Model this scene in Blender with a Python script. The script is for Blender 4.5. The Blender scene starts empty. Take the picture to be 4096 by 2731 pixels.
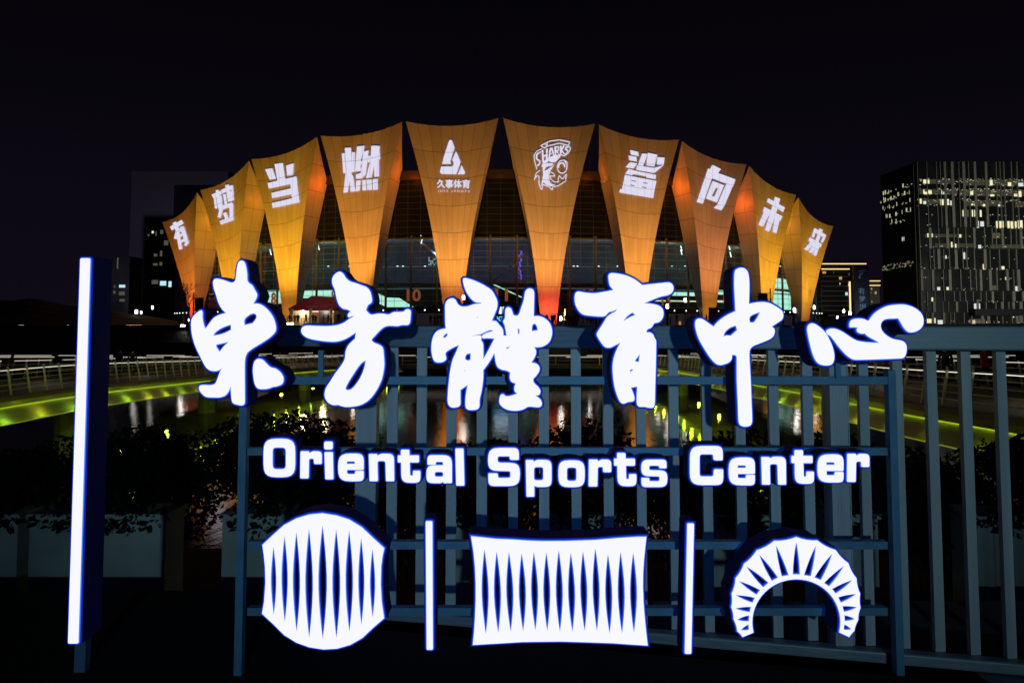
import bpy, bmesh, math, random
from mathutils import Vector, Matrix
from mathutils.geometry import tessellate_polygon
from mathutils.bvhtree import BVHTree
random.seed(7)
SC = bpy.context.scene
COL = SC.collection

# ------------------------------------------------------------------ camera, sky, exposure
FPX, PPY, EYE, PITCH = 3186.0, 1100.0, 1.4, math.radians(3.6)
cam_d = bpy.data.cameras.new("camera"); cam = bpy.data.objects.new("camera", cam_d); COL.objects.link(cam)
cam_d.sensor_width = 36.0; cam_d.lens = FPX / 4096 * 36.0
cam_d.shift_y = -(1365.5 - PPY) / 4096.0
cam_d.clip_start = 0.05; cam_d.clip_end = 6000
cam.location = (0, 0, EYE); cam.rotation_euler = (math.pi / 2 + PITCH, 0, 0)
SC.camera = cam
world = bpy.data.worlds.new("World"); SC.world = world; world.use_nodes = True
wn, wl = world.node_tree.nodes, world.node_tree.links
wbg = wn["Background"]
sky = wn.new("ShaderNodeTexSky"); sky.sky_type = 'NISHITA'; sky.sun_disc = False
sky.sun_elevation = math.radians(-6); sky.sun_rotation = math.radians(200)
glow = wn.new("ShaderNodeMixRGB"); glow.blend_type = 'ADD'; glow.inputs[0].default_value = 1.0
# night air above a city: a faint even violet over the last of the sky light
wtc = wn.new("ShaderNodeTexCoord"); wsp = wn.new("ShaderNodeSeparateXYZ"); wrp = wn.new("ShaderNodeValToRGB")
wl.new(wtc.outputs["Generated"], wsp.inputs[0]); wl.new(wsp.outputs[2], wrp.inputs[0]); wl.new(wrp.outputs[0], glow.inputs[2])
wrp.color_ramp.elements[0].position = 0; wrp.color_ramp.elements[0].color = (.060, .044, .098, 1)
wrp.color_ramp.elements[1].position = .42; wrp.color_ramp.elements[1].color = (.014, .010, .022, 1)
skyscale = wn.new("ShaderNodeMixRGB"); skyscale.blend_type = 'MULTIPLY'; skyscale.inputs[0].default_value = 1
skyscale.inputs[2].default_value = (0.35, 0.3, 0.4, 1)
wl.new(sky.outputs[0], skyscale.inputs[1]); wl.new(skyscale.outputs[0], glow.inputs[1]); wl.new(glow.outputs[0], wbg.inputs[0])
wbg.inputs[1].default_value = 0.08
SC.view_settings.view_transform = 'Standard'; SC.view_settings.look = 'None'
SC.view_settings.exposure = 0; SC.view_settings.gamma = 1
SC.render.engine = 'CYCLES'
SC.cycles.use_denoising = True
SC.cycles.sample_clamp_indirect = 2.0
SC.cycles.max_bounces = 6; SC.cycles.transparent_max_bounces = 12
SC.cycles.caustics_reflective = False; SC.cycles.caustics_refractive = False

CP, SP = math.cos(PITCH), math.sin(PITCH)
def ray(px, py):
    u = (px - 2048) / FPX; v = -(py - PPY) / FPX
    return Vector((u, CP - v * SP, SP + v * CP))
def P(px, py, Y):
    d = ray(px, py); t = Y / d.y
    return Vector((t * d.x, Y, EYE + t * d.z))

# ------------------------------------------------------------------ helpers
def tag(o, label=None, cat=None, group=None, kind=None):
    if label: o["label"] = label
    if cat: o["category"] = cat
    if group: o["group"] = group
    if kind: o["kind"] = kind
    return o
def empty(name, loc=(0, 0, 0)):
    o = bpy.data.objects.new(name, None); COL.objects.link(o); o.location = loc; o.empty_display_size = 0.2
    return o
def thing(name, label, cat, loc=(0, 0, 0), group=None):
    return tag(empty(name, loc), label, cat, group)
def link(name, me, mat=None, parent=None):
    o = bpy.data.objects.new(name, me); COL.objects.link(o)
    if mat is not None:
        for m in (mat if isinstance(mat, (list, tuple)) else [mat]): me.materials.append(m)
    if parent is not None:
        o.parent = parent
        o.matrix_parent_inverse = Matrix.Translation(-parent.location) if parent.parent is None else Matrix.Translation(-parent.location)
    return o
class MB:
    """collects faces in world coordinates, then links them as ONE mesh object"""
    def __init__(s): s.v = []; s.f = []; s.mi = []; s.uv = None
    def face(s, pts, mi=0):
        b = len(s.v); s.v += [tuple(p) for p in pts]; s.f.append(tuple(range(b, b + len(pts)))); s.mi.append(mi); return s
    def box(s, a, b, mi=0):
        (x0, y0, z0), (x1, y1, z1) = a, b
        q = len(s.v)
        s.v += [(x0,y0,z0),(x1,y0,z0),(x1,y1,z0),(x0,y1,z0),(x0,y0,z1),(x1,y0,z1),(x1,y1,z1),(x0,y1,z1)]
        for f in ((0,3,2,1),(4,5,6,7),(0,1,5,4),(1,2,6,5),(2,3,7,6),(3,0,4,7)):
            s.f.append(tuple(q + i for i in f)); s.mi.append(mi)
        return s
    def bar(s, p, q, w, h=None, up=(0, 0, 1), mi=0):
        p, q = Vector(p), Vector(q); h = h or w
        d = (q - p).normalized(); up = Vector(up)
        if abs(d.dot(up)) > .98: up = Vector((0, 1, 0))
        sd = d.cross(up).normalized(); u2 = sd.cross(d).normalized()
        b = len(s.v)
        for c in (p, q):
            for (i, j) in ((-1,-1),(1,-1),(1,1),(-1,1)):
                s.v.append(tuple(c + sd * (i * w / 2) + u2 * (j * h / 2)))
        for f in ((0,1,2,3),(7,6,5,4),(0,4,5,1),(1,5,6,2),(2,6,7,3),(3,7,4,0)):
            s.f.append(tuple(b + i for i in f)); s.mi.append(mi)
        return s
    def tube(s, pts, r, n=6, mi=0, taper=None):
        pts = [Vector(p) for p in pts]; rings = []
        for i, p in enumerate(pts):
            d = (pts[min(i + 1, len(pts) - 1)] - pts[max(i - 1, 0)]).normalized()
            a = Vector((0, 0, 1)) if abs(d.z) < .9 else Vector((1, 0, 0))
            e1 = d.cross(a).normalized(); e2 = d.cross(e1)
            rr = r if taper is None else r + (taper - r) * i / (len(pts) - 1)
            b = len(s.v)
            for k in range(n):
                t = 2 * math.pi * k / n; s.v.append(tuple(p + e1 * math.cos(t) * rr + e2 * math.sin(t) * rr))
            rings.append(b)
        for a, b in zip(rings, rings[1:]):
            for k in range(n):
                s.f.append((a + k, a + (k + 1) % n, b + (k + 1) % n, b + k)); s.mi.append(mi)
        for b, rev in ((rings[0], True), (rings[-1], False)):
            f = [b + k for k in range(n)]; s.f.append(tuple(reversed(f)) if rev else tuple(f)); s.mi.append(mi)
        return s
    def lathe(s, c, prof, n=12, mi=0):
        c = Vector(c); rings = []
        for (r, z) in prof:
            b = len(s.v)
            for k in range(n):
                t = 2 * math.pi * k / n; s.v.append((c.x + r * math.cos(t), c.y + r * math.sin(t), c.z + z))
            rings.append(b)
        for a, b in zip(rings, rings[1:]):
            for k in range(n):
                s.f.append((a + k, a + (k + 1) % n, b + (k + 1) % n, b + k)); s.mi.append(mi)
        s.f.append(tuple(reversed([rings[0] + k for k in range(n)]))); s.mi.append(mi)
        s.f.append(tuple(rings[-1] + k for k in range(n))); s.mi.append(mi)
        return s
    def grid(s, rows, mi=0):
        b = len(s.v); nu = len(rows[0])
        for r in rows: s.v += [tuple(p) for p in r]
        for i in range(len(rows) - 1):
            for j in range(nu - 1):
                s.f.append((b + i*nu + j, b + i*nu + j + 1, b + (i+1)*nu + j + 1, b + (i+1)*nu + j)); s.mi.append(mi)
        return s
    def build(s, name, mat, parent=None, smooth=False):
        me = bpy.data.meshes.new(name); me.from_pydata(s.v, [], s.f)
        for p, m in zip(me.polygons, s.mi):
            p.material_index = m; p.use_smooth = smooth
        me.update()
        return link(name, me, mat, parent)

# ------------------------------------------------------------------ materials
def principled(name, col, rough=.6, metal=0.0, spec=.5):
    m = bpy.data.materials.new(name); m.use_nodes = True
    b = m.node_tree.nodes["Principled BSDF"]
    b.inputs["Base Color"].default_value = (*col, 1); b.inputs["Roughness"].default_value = rough
    b.inputs["Metallic"].default_value = metal; b.inputs["Specular IOR Level"].default_value = spec
    return m
def noisy(name, c1, c2, scale=4, rough=.6, metal=0.0, bump=0.0, rvar=.15, stretch=(1, 1, 1)):
    m = principled(name, c1, rough, metal); nt = m.node_tree; b = nt.nodes["Principled BSDF"]
    tc = nt.nodes.new("ShaderNodeTexCoord"); mp = nt.nodes.new("ShaderNodeMapping"); mp.inputs["Scale"].default_value = stretch
    n = nt.nodes.new("ShaderNodeTexNoise"); n.inputs["Scale"].default_value = scale; n.inputs["Detail"].default_value = 6
    nt.links.new(tc.outputs["Object"], mp.inputs[0]); nt.links.new(mp.outputs[0], n.inputs[0])
    r = nt.nodes.new("ShaderNodeValToRGB"); r.color_ramp.elements[0].color = (*c1, 1); r.color_ramp.elements[1].color = (*c2, 1)
    r.color_ramp.elements[0].position = .35; r.color_ramp.elements[1].position = .65
    nt.links.new(n.outputs[0], r.inputs[0]); nt.links.new(r.outputs[0], b.inputs["Base Color"])
    mr = nt.nodes.new("ShaderNodeMapRange"); mr.inputs[3].default_value = max(.02, rough - rvar); mr.inputs[4].default_value = min(1, rough + rvar)
    nt.links.new(n.outputs[0], mr.inputs[0]); nt.links.new(mr.outputs[0], b.inputs["Roughness"])
    if bump:
        bp = nt.nodes.new("ShaderNodeBump"); bp.inputs["Strength"].default_value = bump
        nt.links.new(n.outputs[0], bp.inputs["Height"]); nt.links.new(bp.outputs[0], b.inputs["Normal"])
    return m
def emis(name, col, st=1.0, sample=True):
    m = bpy.data.materials.new(name); m.use_nodes = True; nt = m.node_tree
    nt.nodes.remove(nt.nodes["Principled BSDF"])
    e = nt.nodes.new("ShaderNodeEmission"); e.inputs[0].default_value = (*col, 1); e.inputs[1].default_value = st
    nt.links.new(e.outputs[0], nt.nodes["Material Output"].inputs[0])
    if not sample: m.cycles.emission_sampling = 'NONE'
    return m
M = {}
M['face'] = emis('lit_acrylic', (.92, .93, .985), 1.02)
M['rim'] = emis('blue_edge_bloom', (.07, .20, .95), 1.0)
M['rim2'] = emis('deep_blue_edge_bloom', (.004, .018, .34), 1.0)
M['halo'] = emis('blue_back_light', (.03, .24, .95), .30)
M['return'] = noisy('navy_return', (.004, .005, .05), (.008, .009, .07), 9, .7)
for k_, v_ in (('Emission Color', (.06, .09, 1, 1)), ('Emission Strength', .007), ('Specular IOR Level', .15)): M['return'].node_tree.nodes['Principled BSDF'].inputs[k_].default_value = v_
M['frame'] = noisy('blue_steel', (.11, .27, .46), (.14, .32, .52), 14, .5, .2)
M['slat'] = noisy('pale_grey_aluminium', (.50, .52, .55), (.58, .6, .62), 30, .45, .0, stretch=(1, 1, .05))
M['rail'] = noisy('ribbed_aluminium', (.20, .25, .30), (.30, .35, .40), 40, .42, .0, stretch=(.03, 1, 2.2))
M['paving'] = noisy('pale_granite', (.11, .12, .13), (.17, .18, .19), 30, .6, bump=.1)
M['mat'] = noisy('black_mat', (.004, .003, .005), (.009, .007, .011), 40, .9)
M['kerb'] = noisy('pale_kerb_stone', (.13, .14, .15), (.19, .20, .21), 12, .7, bump=.1)
M['planter'] = noisy('white_planter', (.33, .38, .36), (.46, .50, .47), 3, .6)
M['earth'] = noisy('dark_bank', (.008, .009, .007), (.02, .02, .015), 2, .9, bump=.4)
M['plaza'] = noisy('plaza_stone', (.022, .02, .023), (.036, .033, .036), 1.5, .6)
M['concrete'] = noisy('concrete', (.16, .15, .14), (.24, .23, .21), 2, .8)
M['deck'] = noisy('bridge_deck', (.09, .08, .065), (.14, .125, .10), 1.2, .7)
M['darkmetal'] = noisy('dark_metal', (.02, .02, .025), (.035, .035, .04), 8, .5, .3)
M['steel'] = noisy('stainless_steel', (.6, .58, .54), (.72, .7, .64), 10, .4, .25)
M['bark'] = noisy('bark', (.03, .022, .018), (.05, .04, .03), 12, .9)
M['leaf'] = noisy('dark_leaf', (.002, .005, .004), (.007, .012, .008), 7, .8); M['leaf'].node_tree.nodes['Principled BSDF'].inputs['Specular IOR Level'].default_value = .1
M['clad'] = noisy('dark_cladding', (.003, .0045, .007), (.005, .007, .011), .35, .5)
M['mull'] = noisy('mullion_metal', (.13, .14, .15), (.17, .18, .19), 5, .5, .1)
M['col'] = noisy('white_column', (.30, .33, .34), (.38, .41, .42), 3, .6)
M['inner'] = noisy('interior_wall', (.05, .05, .06), (.09, .09, .10), .6, .7)
M['clad'].node_tree.nodes['Principled BSDF'].inputs['Specular IOR Level'].default_value = .12
M['roof'] = noisy('roof_metal', (.012, .008, .011), (.02, .013, .017), 1, .5)
M['red'] = noisy('crimson_canvas', (.44, .02, .06), (.54, .03, .08), 2, .6)
M['cream'] = noisy('cream_canvas', (.62, .56, .42), (.7, .64, .5), 2, .7)
M['pink'] = noisy('pale_canvas', (.36, .24, .22), (.42, .3, .28), 2, .7)
M['coat'] = noisy('dark_cloth', (.012, .012, .016), (.03, .03, .038), 8, .9)
M['redcoat'] = noisy('red_cloth', (.6, .03, .02), (.7, .05, .03), 8, .85)
M['skin'] = principled('skin', (.42, .26, .19), .55)
M['hair'] = principled('hair', (.01, .008, .007), .6)
M['num'] = noisy('orange_number', (.62, .27, .13), (.7, .32, .16), 3, .5); M['num'].node_tree.nodes['Principled BSDF'].inputs['Emission Color'].default_value = (1, .38, .16, 1); M['num'].node_tree.nodes['Principled BSDF'].inputs['Emission Strength'].default_value = .11  # slight glow stands in for floodlight on the printed numbers
M['tower'] = noisy('dark_glass_wall', (.014, .016, .018), (.028, .03, .03), .12, .3)
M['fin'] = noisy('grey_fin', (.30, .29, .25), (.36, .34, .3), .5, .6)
M['slab'] = noisy('grey_concrete_block', (.15, .135, .16), (.20, .18, .2), .03, .8)
M['navy'] = noisy('navy_fabric', (.006, .010, .03), (.01, .016, .042), 1, .6)
M['lampglow'] = emis('lamp_glow', (1, .95, .86), 22)
M['lampsoft'] = emis('lamp_soft', (1, .95, .86), 5)
M['lampgold'] = emis('lamp_gold', (1, .66, .2), 30)
M['lampwarm'] = emis('lamp_warm', (1, .62, .25), 10)
M['win_y'] = emis('window_yellow', (1, .93, .55), .95, False)
M['win_w'] = emis('window_white', (.85, .95, .9), .8, False)
M['win_d'] = emis('window_dim', (.75, .75, .5), .10, False)
M['win_c'] = emis('window_cyan', (.55, .9, 1), .9, False)
M['win_o'] = emis('window_orange', (1, .55, .22), .5, False)
M['strip'] = emis('gold_roof_light', (1, .72, .32), 1.3, False)
M['handlight'] = emis('handrail_light', (1, .93, .75), .8)
M['raillight'] = emis('rail_light', (1, .93, .78), 1.9)
M['green'] = emis('green_line_light', (.75, .9, .06), .28)
M['lip'] = emis('green_lip_light', (.46, .70, .02), 9)
M['intgreen'] = emis('interior_ceiling_light', (.55, 1, .78), 1.6)
M['intwarm'] = emis('interior_warm_light', (1, .95, .6), 1.3)
M['spot'] = emis('downlight', (.85, 1, .95), 3)
M['purple'] = emis('purple_lights', (.22, .12, 1), 1.3)
M['screen'] = emis('screen_white', (.7, .85, 1), 1.5)
M['bluetext'] = emis('blue_letters', (.12, .62, 1), 1.6)

def glass_mat():
    m = bpy.data.materials.new('tinted_glass'); m.use_nodes = True; nt = m.node_tree
    nt.nodes.remove(nt.nodes["Principled BSDF"])
    t = nt.nodes.new("ShaderNodeBsdfTransparent"); t.inputs[0].default_value = (.52, .60, .62, 1)
    g = nt.nodes.new("ShaderNodeBsdfGlossy"); g.inputs[0].default_value = (.6, .62, .7, 1); g.inputs[1].default_value = .06
    x = nt.nodes.new("ShaderNodeMixShader"); x.inputs[0].default_value = .10
    nt.links.new(t.outputs[0], x.inputs[1]); nt.links.new(g.outputs[0], x.inputs[2])
    nt.links.new(x.outputs[0], nt.nodes["Material Output"].inputs[0]); return m
M['glass'] = glass_mat()
M['door'] = noisy('door_glazing', (.05, .045, .055), (.08, .07, .08), .8, .4); M['door'].node_tree.nodes['Principled BSDF'].inputs['Emission Color'].default_value = (.8, .62, .85, 1); M['door'].node_tree.nodes['Principled BSDF'].inputs['Emission Strength'].default_value = .028
def seam_nodes(nt, wu=.034, wv=.02):
    """panel joints from the shell's own panel layout (UV): 8 columns, 7.4 rows -> 1 on a joint"""
    uv = nt.nodes.new("ShaderNodeUVMap"); sp = nt.nodes.new("ShaderNodeSeparateXYZ"); nt.links.new(uv.outputs[0], sp.inputs[0])
    outs = []
    for i, (n, w) in enumerate(((8, wu), (7.4, wv))):
        a = nt.nodes.new("ShaderNodeMath"); a.operation = 'MULTIPLY'; a.inputs[1].default_value = n; nt.links.new(sp.outputs[i], a.inputs[0])
        f = nt.nodes.new("ShaderNodeMath"); f.operation = 'FRACT'; nt.links.new(a.outputs[0], f.inputs[0])
        c = nt.nodes.new("ShaderNodeMath"); c.operation = 'LESS_THAN'; c.inputs[1].default_value = w; nt.links.new(f.outputs[0], c.inputs[0])
        outs.append(c)
    mx = nt.nodes.new("ShaderNodeMath"); mx.operation = 'MAXIMUM'
    nt.links.new(outs[0].outputs[0], mx.inputs[0]); nt.links.new(outs[1].outputs[0], mx.inputs[1])
    return mx
def petal_mat():
    m = noisy('shell_panels', (.52, .50, .46), (.60, .57, .53), .25, .45); nt = m.node_tree; b = nt.nodes["Principled BSDF"]
    src = b.inputs["Base Color"].links[0].from_socket
    uv = nt.nodes.new("ShaderNodeUVMap"); mp = nt.nodes.new("ShaderNodeVectorMath"); mp.operation = 'MULTIPLY'; mp.inputs[1].default_value = (8, 7.4, 0)
    fl = nt.nodes.new("ShaderNodeVectorMath"); fl.operation = 'FLOOR'; wh = nt.nodes.new("ShaderNodeTexWhiteNoise"); wh.noise_dimensions = '2D'
    nt.links.new(uv.outputs[0], mp.inputs[0]); nt.links.new(mp.outputs[0], fl.inputs[0]); nt.links.new(fl.outputs[0], wh.inputs[0])
    rg = nt.nodes.new("ShaderNodeMapRange"); rg.inputs[3].default_value = .86; rg.inputs[4].default_value = 1.04; nt.links.new(wh.outputs[0], rg.inputs[0])
    ml = nt.nodes.new("ShaderNodeMixRGB"); ml.blend_type = 'MULTIPLY'; ml.inputs[0].default_value = 1
    nt.links.new(src, ml.inputs[1]); nt.links.new(rg.outputs[0], ml.inputs[2]); src = ml.outputs[0]
    s = seam_nodes(nt); mix = nt.nodes.new("ShaderNodeMixRGB"); mix.inputs[2].default_value = (.20, .19, .17, 1)
    nt.links.new(s.outputs[0], mix.inputs[0]); nt.links.new(src, mix.inputs[1]); nt.links.new(mix.outputs[0], b.inputs["Base Color"])
    return m
M['petal'] = petal_mat()
def projection_mat():  # glowing decal colour stands in for projector light on the shells
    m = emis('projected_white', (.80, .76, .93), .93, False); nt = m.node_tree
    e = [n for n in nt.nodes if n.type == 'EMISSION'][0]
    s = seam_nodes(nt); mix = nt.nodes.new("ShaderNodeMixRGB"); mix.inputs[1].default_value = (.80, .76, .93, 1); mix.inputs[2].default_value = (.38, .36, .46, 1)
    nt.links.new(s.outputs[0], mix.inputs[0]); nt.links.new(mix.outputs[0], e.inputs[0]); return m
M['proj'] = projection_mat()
def water_mat():
    m = principled('night_water', (.004, .007, .006), .03); nt = m.node_tree; b = nt.nodes["Principled BSDF"]
    b.inputs["IOR"].default_value = 1.33
    tc = nt.nodes.new("ShaderNodeTexCoord"); mp = nt.nodes.new("ShaderNodeMapping"); mp.inputs["Scale"].default_value = (1.3, .5, 1)
    n = nt.nodes.new("ShaderNodeTexNoise"); n.inputs["Scale"].default_value = 1.6; n.inputs["Detail"].default_value = 7; n.inputs["Roughness"].default_value = .6
    bp = nt.nodes.new("ShaderNodeBump"); bp.inputs["Strength"].default_value = .11; bp.inputs["Distance"].default_value = .11
    nt.links.new(tc.outputs["Object"], mp.inputs[0]); nt.links.new(mp.outputs[0], n.inputs[0])
    nt.links.new(n.outputs[0], bp.inputs["Height"]); nt.links.new(bp.outputs[0], b.inputs["Normal"]); return m
M['water'] = water_mat()
def fascia_mat():
    m = noisy('ribbed_soffit', (.32, .33, .28), (.46, .46, .4), 1.2, .5, stretch=(1, .35, 3), bump=.25); return m
M['fascia'] = fascia_mat()

# ------------------------------------------------------------------ lamps
def lamp(name, typ, loc, col, power, aim=None, size=.2, angle=60, blend=.6):
    d = bpy.data.lights.new(name, typ); d.color = col; d.energy = power
    d.shadow_soft_size = size
    if typ == 'SPOT': d.spot_size = math.radians(angle); d.spot_blend = blend
    o = bpy.data.objects.new(name, d); COL.objects.link(o); o.location = loc
    if aim is not None:
        o.rotation_euler = (Vector(aim) - Vector(loc)).to_track_quat('-Z', 'Y').to_euler()
    return o

# ------------------------------------------------------------------ ground, bank, water, plaza
WATER_Z = -4.6; PLAZA = 1.4
MB().grid([[(-60, -40, 0), (60, -40, 0)], [(-60, 4.15, 0), (60, 4.15, 0)]]).build('paving', M['paving']); tag(bpy.data.objects['paving'], kind='structure')
g = MB().grid([[(-60, 4.15, 0), (60, 4.15, 0)], [(-60, 4.16, -.28), (60, 4.16, -.28)], [(-60, 6.2, -.3), (60, 6.2, -.3)], [(-60, 8.5, -2.6), (60, 8.5, -2.6)], [(-60, 10.5, -5), (60, 10.5, -5)]]).build('embankment', M['earth']); tag(g, kind='structure')
g = MB().grid([[(-900, 9, WATER_Z), (900, 9, WATER_Z)], [(-900, 118, WATER_Z), (900, 118, WATER_Z)]]).build('water', M['water']); tag(g, kind='structure')
mb = MB().grid([[(-900, 104, -5.2), (900, 104, -5.2)], [(-900, 106, -3.4), (900, 106, -3.4)], [(-900, 109, -3.3), (900, 109, -3.3)], [(-900, 112, -1.0), (900, 112, -1.0)], [(-900, 114, -1), (900, 114, -1)], [(-900, 117, PLAZA), (900, 117, PLAZA)], [(-900, 420, PLAZA), (900, 420, PLAZA)], [(-3000, 4000, PLAZA), (3000, 4000, PLAZA)]])
g = mb.build('plaza', M['plaza']); tag(g, kind='structure')
# raised lawn bank on the far shore left of the arena
rows = []
for i in range(13):
    t = i / 12; r = []
    for j in range(25):
        s_ = j / 24; x = -130 + 72 * s_
        h = 4.6 * math.sin(math.pi * min(1, t * 1.15) ) * math.sin(math.pi * s_) ** .7 if t < .87 else 0
        r.append((x, 118 + 40 * t, PLAZA + .004 + max(0, h) * (1 + .12 * math.sin(j * 1.7 + i))))
    rows.append(r)
g = MB().grid(rows).build('hill', noisy('dark_lawn', (.004, .0045, .004), (.009, .009, .007), .3, .9)); tag(g, kind='structure')

# ------------------------------------------------------------------ outlines
def smooth(pts, n=4):
    """closed Catmull-Rom through pts; a third value marks a sharp corner"""
    out = []; N = len(pts)
    for i in range(N):
        p0, p1, p2, p3 = pts[i - 1], pts[i], pts[(i + 1) % N], pts[(i + 2) % N]
        v = [Vector((p[0], p[1])) for p in (p0, p1, p2, p3)]
        c1, c2 = len(p1) > 2, len(p2) > 2
        L = (v[2] - v[1]).length
        def tan(a, b, c, corner):
            if corner: return (v[2] - v[1]) * .9
            d = (c - a); l1 = (b - a).length; l2 = (c - b).length
            if d.length < 1e-6: return Vector((0, 0))
            return d.normalized() * L * .95 if min(l1, l2) * 2.5 > L else d.normalized() * min(l1, l2) * 2
        t1 = tan(v[0], v[1], v[2], c1); t2 = tan(v[1], v[2], v[3], c2)
        for k in range(n):
            t = k / n
            h00, h10, h01, h11 = 2*t**3 - 3*t*t + 1, t**3 - 2*t*t + t, -2*t**3 + 3*t*t, t**3 - t*t
            q = v[1] * h00 + t1 * h10 + v[2] * h01 + t2 * h11
            out.append((q.x, q.y))
    return out
def rounded(pts, seg=5):
    """closed polygon with a rounding radius per corner"""
    out = []; N = len(pts)
    for i in range(N):
        a, b, c = (Vector(pts[j][:2]) for j in (i - 1, i, (i + 1) % N)); r = pts[i][2] if len(pts[i]) > 2 else 0
        d1, d2 = a - b, c - b
        if r <= 0 or d1.length < 1e-6 or d2.length < 1e-6: out.append((b.x, b.y)); continue
        k = min(r, d1.length * .5, d2.length * .5)
        p, q = b + d1.normalized() * k, b + d2.normalized() * k
        for s_ in range(seg + 1):
            t = s_ / seg; z = p * (1 - t) ** 2 + b * 2 * t * (1 - t) + q * t * t
            # pull towards the corner: squarer than a parabola, as in the sign's lettering
            out.append((z.x * .86 + b.x * .14 * (4*t*(1-t)) + z.x * .14 * (1 - 4*t*(1-t)), z.y * .86 + b.y * .14 * (4*t*(1-t)) + z.y * .14 * (1 - 4*t*(1-t))))
    return out
def rect(x0, y0, x1, y1, r): return [(x0, y0, r), (x1, y0, r), (x1, y1, r), (x0, y1, r)]
def area(l): return sum(a[0] * b[1] - b[0] * a[1] for a, b in zip(l, l[1:] + l[:1])) / 2
def clean(l):
    o = []
    for p in l:
        if not o or (Vector(p) - Vector(o[-1])).length > 1e-5: o.append(p)
    if len(o) > 2 and (Vector(o[0]) - Vector(o[-1])).length < 1e-5: o.pop()
    return o
def offset(loop, d, hole=False):
    """move a closed loop outwards from the solid by d"""
    l = clean(loop); s_ = 1 if area(l) > 0 else -1
    if hole: s_ = -s_
    out = []; N = len(l)
    for i in range(N):
        a, b, c = Vector(l[i - 1]), Vector(l[i]), Vector(l[(i + 1) % N])
        e1, e2 = (b - a).normalized(), (c - b).normalized()
        n1, n2 = Vector((e1.y, -e1.x)) * s_, Vector((e2.y, -e2.x)) * s_
        m = n1 + n2
        if m.length < .3: m = n1
        m.normalize(); k = d / max(.45, m.dot(n1)); q = b + m * k; out.append((q.x, q.y))
    return out
def solid(loops, y0, y1, to3, shape=None):
    """loops[0] outline, the rest holes, in plane coordinates; shape holds the same loops moved outwards; to3(x, z, y) -> world"""
    loops = [clean(l) for l in loops]
    tri = tessellate_polygon([[Vector((p[0], p[1], 0)) for p in l] for l in loops])
    flat = [p for l in (shape or loops) for p in l]; n = len(flat)
    V = [tuple(to3(p[0], p[1], y0)) for p in flat]; F = []
    for t in tri: F.append(tuple(t))
    if y1 is not None:
        V += [tuple(to3(p[0], p[1], y1)) for p in flat]
        F += [tuple(n + i for i in reversed(t)) for t in tri]
        b = 0
        for l in loops:
            k = len(l)
            for i in range(k): F.append((b + i, b + (i + 1) % k, n + b + (i + 1) % k, n + b + i))
            b += k
    return V, F
def mesh_obj(name, V, F, mat, parent):
    me = bpy.data.meshes.new(name); me.from_pydata(V, [], F); me.update()
    bm = bmesh.new(); bm.from_mesh(me); bmesh.ops.recalc_face_normals(bm, faces=bm.faces); bm.to_mesh(me); bm.free()
    return link(name, me, mat, parent)

# ------------------------------------------------------------------ the lit sign
SY = 3.0; DEPTH = .125
def sign_piece(name, loops_px, parent, label=None, rim=.0060, Y=SY, depth=DEPTH):
    """loops in photo pixels -> a channel piece: navy body, blue edge rims with lens bloom painted in, white acrylic face"""
    L = []
    for l in loops_px:
        q = [P(x, y, Y) for (x, y) in l]; L.append([(p.x, p.z) for p in q])
    t3 = lambda x, z, y: (x, y, z)
    grow = [offset(l, rim, i > 0) for i, l in enumerate(L)]
    grow2 = [offset(l, rim * 1.55, i > 0) for i, l in enumerate(L)]
    grow1 = [offset(l, rim * .5, i > 0) for i, l in enumerate(L)]
    grow = [offset(l, rim * 1.3, i > 0) for i, l in enumerate(L)]
    body = mesh_obj(name, *solid(L, Y + .012, Y + depth, t3, grow2), M['return'], parent)
    if label: body["label"] = label
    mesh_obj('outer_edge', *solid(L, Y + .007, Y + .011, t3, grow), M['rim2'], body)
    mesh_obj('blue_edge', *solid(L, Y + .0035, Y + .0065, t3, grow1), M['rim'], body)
    mesh_obj('lit_face', *solid(L, Y, Y + .003, t3), M['face'], body)
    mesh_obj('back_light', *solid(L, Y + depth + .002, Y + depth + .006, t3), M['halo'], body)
    return body
def zm(pts, ox, oy, sc): return [(ox + p[0] / sc, oy + p[1] / sc, *p[2:]) for p in pts]
C = 1
sign = thing('illuminated_sign', 'large white lit sign of brush characters, lettering and emblems on a blue steel frame', 'sign', (0, SY + .2, 0))
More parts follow.
